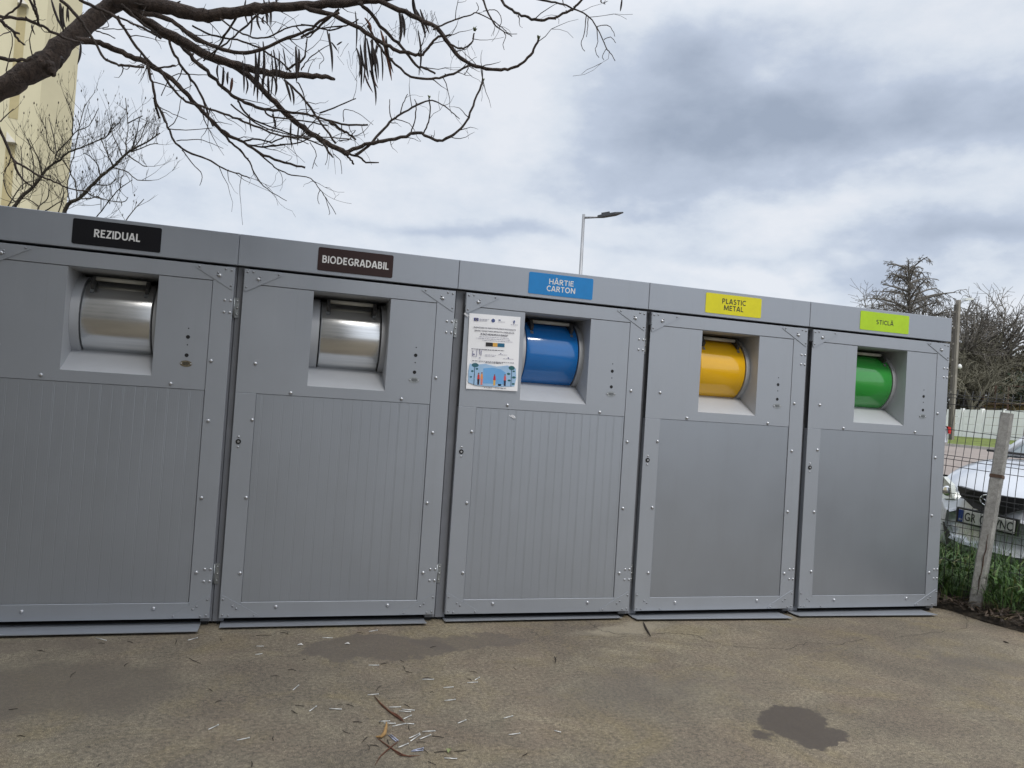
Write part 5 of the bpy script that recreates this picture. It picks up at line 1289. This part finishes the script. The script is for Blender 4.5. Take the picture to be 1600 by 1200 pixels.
def make_car(name, label, plate=True):
    o = empty(name); tag(o, label, 'car')
    st2 = car_body_profile(); ring = []; vs = []; m_ = 0
    for (y, w_, zl, zb, zt) in st2:
        half = [(0, zt), (.35*w_, zt-.004), (.68*w_, zt-.022), (.88*w_, zt-.055), (.965*w_, zb), (w_, (zb*.62+zl*.38)), (.985*w_, zl+.14), (.93*w_, zl+.02), (.5*w_, zl), (0, zl)]
        full = [(-x, z) for x, z in reversed(half[1:-1])]+half   # left from low..top..right low
        m_ = len(full)
        bow = .16*1
        for (x, z) in full: vs.append((x, y+(0.46*(abs(x)/.85)**2.2*max(0, 1-y/1.5))-(0.12*(abs(x)/.85)**2.2 if y > 4 else 0), z))
    b = MB(); nS = len(st2)
    fs = [(i*m_+k, i*m_+(k+1) % m_, (i+1)*m_+(k+1) % m_, (i+1)*m_+k) for i in range(nS-1) for k in range(m_)]
    fs += [tuple(range(m_)), tuple(reversed(range((nS-1)*m_, nS*m_)))]
    b.add(vs, fs, True); body = b.build('body', M_silver, o)
    md = body.modifiers.new('smooth', 'SUBSURF'); md.levels = 2; md.render_levels = 2
    # cabin
    def ringz(y0, y1, w0, z): return [(-w0, y0, z), (w0, y0, z), (w0, y1, z), (-w0, y1, z)]
    lo = ringz(1.42, 3.95, .78, 1.02); hi = ringz(2.0, 3.45, .60, 1.47)
    def lerp(a, c, t): return tuple(a[i]+(c[i]-a[i])*t for i in range(3))
    b = MB(); b.add([hi[i] for i in range(4)]+[(h_[0]*.8, h_[1]+(.15 if i < 2 else -.15), 1.485) for i, h_ in enumerate(hi)], [(4, 5, 6, 7), (0, 1, 5, 4), (1, 2, 6, 5), (2, 3, 7, 6), (3, 0, 4, 7)], True)
    for i in range(4):      # pillars
        a_, c_ = lo[i], hi[i]; b.tube([a_, lerp(a_, c_, .5), c_], [.045, .040, .045], 6)
    b.tube([(-.80, 2.45, .985), (-.62, 2.5, 1.45)], .05, 6); b.tube([(.80, 2.45, .985), (.62, 2.5, 1.45)], .05, 6)
    b.build('roof', M_silver, o)
    def pane(nm, q, off):
        bb = MB(); bb.add([q[0], q[1], q[2], q[3]]+[(p[0]*.985, p[1]+off, p[2]-.004) for p in q], [(0, 1, 2, 3), (7, 6, 5, 4)]); return bb.build(nm, M_cglass, o)
    bb = MB(); vs = []
    for k in range(9):
        t = k/4-1; vs += [(.78*t, 1.42-.30*(1-t*t), 1.02+.03*(1-t*t)), (.60*t, 2.0-.10*(1-t*t), 1.47+.02*(1-t*t))]
    bb.add(vs, [(2*k, 2*k+2, 2*k+3, 2*k+1) for k in range(8)], True); bb.build('windshield', M_cglass, o)
    pane('rear_window', [lo[2], lo[3], hi[3], hi[2]], -.01)
    pane('side_window', [lo[1], lo[2], hi[2], hi[1]], 0); pane('side_window', [lo[3], lo[0], hi[0], hi[3]], 0)
    b = MB(); vs = []
    for k in range(9):
        t = k/4-1; yy = 1.42-.30*(1-t*t); vs += [(.80*t, yy-.12, 1.05+.01*(1-t*t)), (.79*t, yy+.03, 1.062+.01*(1-t*t))]
    b.add(vs, [(2*k, 2*k+2, 2*k+3, 2*k+1) for k in range(8)])
    b.tube([(-.70, 1.03, 1.08), (-.2, 1.05, 1.09), (.05, 1.10, 1.10)], .012, 5); b.tube([(-.05, 1.03, 1.08), (.4, 1.10, 1.09), (.68, 1.24, 1.11)], .012, 5)
    b.build('wiper_cowl', M_trim, o)
    def yf(x): return 0.46*(abs(x)/.85)**2.2
    def patch(nm, poly, y0, mat, dz=.012, parent=None, n=1):
        # plate-like shape following the bow of the front
        bb = MB(); P = [(x, y0+yf(x)+(z-.62)*.0, z) for x, z in poly]; n_ = len(P)
        bb.add(P+[(p[0], p[1]+dz+.05, p[2]) for p in P], [tuple(range(n_))]+[(i, n_+i, n_+(i+1) % n_, (i+1) % n_) for i in range(n_)]); return bb.build(nm, mat, parent or o)
    gr = patch('grille', [(-.31, .79), (-.27, .715), (-.12, .63), (.12, .63), (.27, .715), (.31, .79), (.15, .782), (0, .78), (-.15, .782)], -.038, M_trim)
    b = MB()
    for z in (.70, .735): b.box(-.24, .24, -.043, -.037, z-.004, z+.004)
    b.build('grille_bars', plain('dark_bar', (.05, .05, .055), .4), gr)
    # winged oval badge
    b = MB(); b.tube([(.062*math.cos(q), -.052, .722+.045*math.sin(q)) for q in np.linspace(0, 2*math.pi, 25)], .007, 6)
    b.tube([(-.055, -.052, .735), (-.03, -.052, .728), (0, -.052, .705), (.03, -.052, .728), (.055, -.052, .735)], .0065, 6); b.build('badge', M_chrome, o)
    for s_ in (-1, 1):
        P = [(s_*.37, .665), (s_*.52, .635), (s_*.62, .69), (s_*.62, .80), (s_*.54, .835), (s_*.41, .78)]
        if s_ < 0: P = P[::-1]
        hl = patch('headlight', P, -.02, M_lens)
        b = MB()
        for (cx, cz, r_) in ((.45, .72, .045), (.545, .73, .05)):
            b.disc((s_*cx, yf(cx)-.022, cz), r_, n=18, dome=.012)
        b.build('reflector', M_chrome, hl)
    # lower intake and plate
    patch('lower_intake', [(-.46, .44), (-.38, .26), (.38, .26), (.46, .44)], -.030, M_trim)
    for s_ in (-1, 1):
        P = [(s_*.56, .40), (s_*.72, .38), (s_*.72, .27), (s_*.56, .27)]; patch('fog_light', P if s_ > 0 else P[::-1], -.022, M_trim)
    b = MB(); b.box(-.285, .285, -.046, -.02, .478, .622, .004); hold = b.build('plate_holder', M_trim, o); hold.scale = (.9, 1, .95); hold.location = (0, 0, .0275)
    b = MB(); b.box(-.26, .26, -.050, -.044, .495, .605, .002); pl = b.build('licence_plate', M_plate, o); pl.scale = (.9, 1, .95); pl.location = (0, 0, .0275)
    b = MB(); b.box(-.2595, -.215, -.0512, -.0495, .496, .604); b.build('blue_band', flat('plate_blue', (.01, .04, .22)), pl)
    if plate:
        text_mesh('RO', .026, .018, flat('ro_white', (.6, .6, .6)), pl, 'lettering', (-.237, -.0515, .516), .005)
        for (tx, cx, w_) in (('GR', -.145, .105), ('07', -.005, .10), ('VNC', .16, .165)):
            text_mesh(tx, w_, .076, blackp, pl, 'lettering', (cx, -.0502, .55), .012)
    for s_ in (-1, 1):
        P = [(s_*.56, 1.0), (s_*.74, .96), (s_*.78, .70), (s_*.62, .72)]
        bb = MB(); Q = [(x, 4.375-.10*(abs(x)/.85)**2.2, z) for x, z in P]; Q2 = [(q[0]*1.03, q[1]-.28, q[2]) for q in Q]
        bb.add(Q+Q2, [(0, 1, 2, 3), (3, 2, 1, 0), (1, 5, 6, 2), (0, 4, 5, 1), (2, 6, 7, 3)]); bb.build('tail_light', M_red, o)
        for yw in (.82, 3.5):
            bb = MB(); vs = []; n = 28; prof_ = [(.66, .25), (.67, .315), (.70, .325), (.82, .325), (.85, .315), (.86, .22)]
            for (xx, rr2) in prof_:
                for k in range(n): a = 2*math.pi*k/n; vs.append((s_*xx, yw+rr2*math.cos(a), .325+rr2*math.sin(a)))
            bb.add(vs, [(i*n+k, i*n+(k+1) % n, (i+1)*n+(k+1) % n, (i+1)*n+k) for i in range(len(prof_)-1) for k in range(n)], True)
            wh = bb.build('wheel', M_tyre, o)
            bb = MB(); vs = [(s_*.862, yw+.215*math.cos(2*math.pi*k/20), .325+.215*math.sin(2*math.pi*k/20)) for k in range(20)]
            bb.add(vs, [tuple(range(20)) if s_ < 0 else tuple(reversed(range(20)))]); bb.build('rim', M_rim, wh)
        bb = MB(); bb.box(s_*.92-.09, s_*.92+.09, 1.72, 1.84, 1.0, 1.13, .02); bb.build('side_mirror', M_silver, o)
        bb = MB(); bb.box(s_*.885-.008, s_*.885+.008, 2.25, 2.42, .83, .86); bb.build('door_handle', M_silver, o)
    return o
car = make_car('parked_car', 'silver car parked nose first behind the mesh fence')
pt = dep(1540, 814, 6.5); head = math.atan2(-(CAM-pt)[0], 1)
yaw = math.radians(-80)
car.rotation_euler = (math.radians(0), math.radians(3.2), yaw)
bpy.context.view_layer.update()
loc_pl = Vector((0, -.05, .55)); Mr = car.rotation_euler.to_matrix()
car.scale = (1.03, 1.03, 1.03); car.location = Vector(pt)-Mr@(loc_pl*1.03)
car2 = copy_tree(car); car2['label'] = 'grey car on the road showing one red tail light past the enclosure'
car2.location = (0, 0, 0); car2.rotation_euler = (0, 0, 0)
p2 = dep(1479, 691, 31); g2 = hgt(p2[0], p2[1]); tl_local = Vector((-.70, 4.3, .84)); yaw2 = math.radians(180-13+8)
M2 = Matrix.Rotation(yaw2, 3, 'Z'); car2.rotation_euler = (0, 0, yaw2); q_ = M2@tl_local
car2.location = (p2[0]-q_.x, p2[1]-q_.y, g2+.01)
car['group'] = car2['group'] = 'parked cars'

# ------------------------------------------------------------------ litter on the slab
Z6 = lambda x, y: (400+x/3.2, 960+y/3.2); Z7 = lambda x, y: (x/3.81, 960+y/3.81)
M_pin = plain('bright_aluminium', (0.70, .70, .68), .35, .55, .1, 200); M_pinb = plain('bluish_aluminium', (0.45, .48, .62), .35, .55, .1, 200)
M_dark = plain('dark_twig', (0.03, .022, .016), .9, 0, .4, 60)
M_brown = plain('brown_pod', (0.10, .035, .016), .75, 0, .4, 40); M_tan = plain('tan_curl', (0.32, .19, .07), .75, 0, .3, 40)
def pxline(cx, cy, ang, ln):
    a = math.radians(ang); return (cx-math.cos(a)*ln/2, cy+math.sin(a)*ln/2), (cx+math.cos(a)*ln/2, cy-math.sin(a)*ln/2)
pins = [(585, 85, 10, 40), (355, 120, 0, 45), (18, 162, 0, 30), (12, 202, 8, 30), (587, 257, 0, 48), (198, 370, 40, 35), (858, 328, 0, 55), (960, 368, 4, 45), (1080, 343, 3, 48), (968, 432, 6, 50), (583, 404, 5, 50), (692, 467, 2, 55),
        (742, 488, -3, 55), (755, 518, 25, 40), (665, 548, -2, 55), (712, 557, 12, 62), (765, 550, -4, 40), (862, 588, 3, 58), (790, 612, 25, 55), (845, 617, 22, 55), (735, 660, 22, 50), (803, 686, 5, 55), (808, 678, 12, 50), (970, 724, -3, 60), (1028, 540, 22, 40),
        (1260, 517, 14, 42), (1290, 602, 8, 52), (395, 476, -3, 55), (283, 476, 35, 40), (1105, 325, 30, 25), (758, 480, -5, 60), (795, 622, 35, 55), (690, 618, -40, 45), (680, 622, -40, 45), (640, 538, 3, 50), (1505, 588, -15, 30)]
pins = [(*Z6(x, y), a, l/3.2) for x, y, a, l in pins]+[(*Z7(x, y), a, l/3.81) for x, y, a, l in [(600, 150, -15, 60), (1145, 150, 15, 55), (1268, 677, 25, 60), (1445, 747, 12, 70)]]
blue_i = {21, 22, 32, 33}
for i, (x, y, a, l) in enumerate(pins):
    p, q = pxline(x, y, a, l*1.0); A = onz(*p); Bq = onz(*q); c = (A+Bq)/2
    b = MB(); r_ = .0019; b.tube([tuple(A-c+np.array([0, 0, r_])), tuple(Bq-c+np.array([0, 0, r_]))], r_, 8)
    d_ = (Bq-A)/np.linalg.norm(Bq-A); b.tube([tuple(Bq-c+np.array([0, 0, r_])), tuple(Bq-c+d_*.004+np.array([0, 0, r_]))], r_*1.5, 8)
    o = b.build('rivet_stem', M_pinb if i in blue_i else M_pin); o.location = (c[0], c[1], 0.0012)
    tag(o, 'bluish metal rivet stem lying on the concrete' if i in blue_i else 'shiny pale metal rivet stem lying on the concrete', 'rivet stem', 'bluish rivet stems scattered on the concrete' if i in blue_i else 'pale rivet stems scattered on the concrete')
twg = [(470, 457, -15, 38), (420, 455, 10, 30), (192, 492, -30, 35), (450, 590, -25, 40), (508, 542, -5, 50), (87, 622, 90, 25), (560, 668, -75, 30), (592, 660, -8, 45), (825, 642, -3, 45), (910, 615, -8, 60), (845, 687, -35, 40), (880, 748, -25, 45),
       (1345, 703, 30, 35), (1087, 291, -5, 40), (1295, 273, -40, 18), (240, 230, 10, 18), (730, 236, -30, 25), (740, 270, -60, 22), (765, 290, -10, 35), (180, 281, -8, 40), (95, 311, 0, 45), (218, 460, -5, 45), (40, 108, 0, 80), (140, 97, -10, 40), (160, 95, 80, 15),
       (930, 690, 5, 80), (1020, 686, 5, 60), (640, 248, 12, 35), (858, 322, 0, 50), (1068, 330, -25, 25), (880, 393, -3, 22), (545, 628, 45, 35), (615, 372, 45, 40), (885, 165, 15, 30), (520, 95, -10, 30), (755, 460, -30, 30), (660, 640, -70, 25), (765, 570, -80, 25), (625, 540, 50, 25)]
twg = [(*Z6(x, y), a, l/3.2) for x, y, a, l in twg]+[(*Z7(x, y), a, l/3.81) for x, y, a, l in [(1045, 165, 80, 35), (1160, 280, -25, 75), (752, 302, 40, 35), (435, 362, 45, 45), (245, 220, -8, 50), (78, 568, 8, 55), (125, 730, 0, 50), (595, 903, 35, 30), (1255, 453, -30, 30),
      (1302, 520, 20, 45), (1318, 150, 90, 18), (1495, 895, 90, 35), (775, 168, -20, 35), (605, 176, -5, 40)]]
for (x, y, a, l) in twg:
    p, q = pxline(x, y, a, l); A = onz(*p); Bq = onz(*q); c = (A+Bq)/2; b = MB(); bend = np.array([rnd.uniform(-.006, .006), rnd.uniform(-.006, .006), 0])
    b.tube([tuple(A-c+np.array([0, 0, .002])), tuple(bend+np.array([0, 0, .004])), tuple(Bq-c+np.array([0, 0, .002]))], [.0011, rnd.uniform(.0013, .002), .0009], 5)
    o = b.build('twig', M_dark); o.location = (c[0], c[1], .0008); tag(o, 'short dark twig lying on the concrete', 'twig', 'dark twigs scattered on the concrete')
def gpod(pts, r, mat, label, name='dry_pod', wide=1.0):
    r = r*.72; P = [onz(*Z6(*p)) for p in pts]; c = sum(P)/len(P); b = MB(); n = len(P); Q = []
    for i in range(n-1):
        for k in range(4): Q.append(P[i]+(P[i+1]-P[i])*k/4)
    Q.append(P[-1]); m_ = len(Q)
    b.tube([tuple(q-c+np.array([0, 0, r])) for q in Q], [r*max(.25, math.sin(math.pi*(.1+.8*i/(m_-1)))) for i in range(m_)], 7)
    o = b.build(name, mat); o.location = (c[0], c[1], .001); tag(o, label, 'seed pod', 'fallen seed pods on the concrete'); return o
gpod([(590, 412), (620, 448), (660, 485), (700, 515), (742, 545)], .0055, M_brown, 'long straight reddish brown pod above the tan curl on the concrete')
gpod([(672, 492), (705, 510), (735, 535)], .006, M_brown, 'short reddish pod lying against the long straight pod')
gpod([(605, 622), (645, 652), (690, 683), (730, 705), (775, 718)], .0042, M_brown, 'brown pod crossing another one near the bottom of the litter')
gpod([(690, 690), (720, 708), (760, 712), (822, 710)], .003, M_brown, 'thin curved brown pod end pointing right from the crossing')
gpod([(595, 758), (620, 715), (650, 688), (690, 655), (710, 640)], .0035, M_brown, 'thin reddish pod crossing the darker one at the bottom')
gpod([(652, 548), (650, 575), (642, 605), (625, 622), (598, 622)], .010, M_tan, 'curled tan pod shell in the middle of the litter')
gpod([(1936, 42), (1950, 75), (1973, 114)], .008, M_dark, 'black curved pod in front of the gap between blue and yellow units')
gpod([(1490, 212), (1500, 228), (1494, 250)], .004, M_dark, 'small curved dark pod in front of the blue drum enclosure')
gpod([(3735, 138), (3748, 142), (3765, 148)], .006, M_dark, 'small black pod near the soil edge on the right')
b = MB(); c = onz(*Z6(960, 700)); b.add([(0, 0, .004), (.010, .006, .012), (.018, .022, .010), (.008, .034, .006), (-.004, .02, .012)], [(0, 1, 2, 3, 4), (4, 3, 2, 1, 0)]); o = b.build('leaf', flat('pale_green_leaf', (.24, .27, .11))); o.location = (c[0], c[1], .001); tag(o, 'small pale green leaf beside a rivet stem on the concrete', 'leaf')
for (zx, zy, lab) in ((220, 155, 'white crumb of paper left of the damp patch'), (455, 150, 'small white crumb on the damp patch')):
    b = MB(); c = onz(*Z6(zx, zy)); b.add([(-.014, 0, .001), (0, -.008, .006), (.016, -.002, .002), (.006, .012, .008), (-.008, .010, .003)], [(0, 1, 2, 3, 4)]); o = b.build('paper_crumb', flat('crumb_white', (.6, .58, .55))); o.location = (c[0], c[1], .001); tag(o, lab, 'litter')
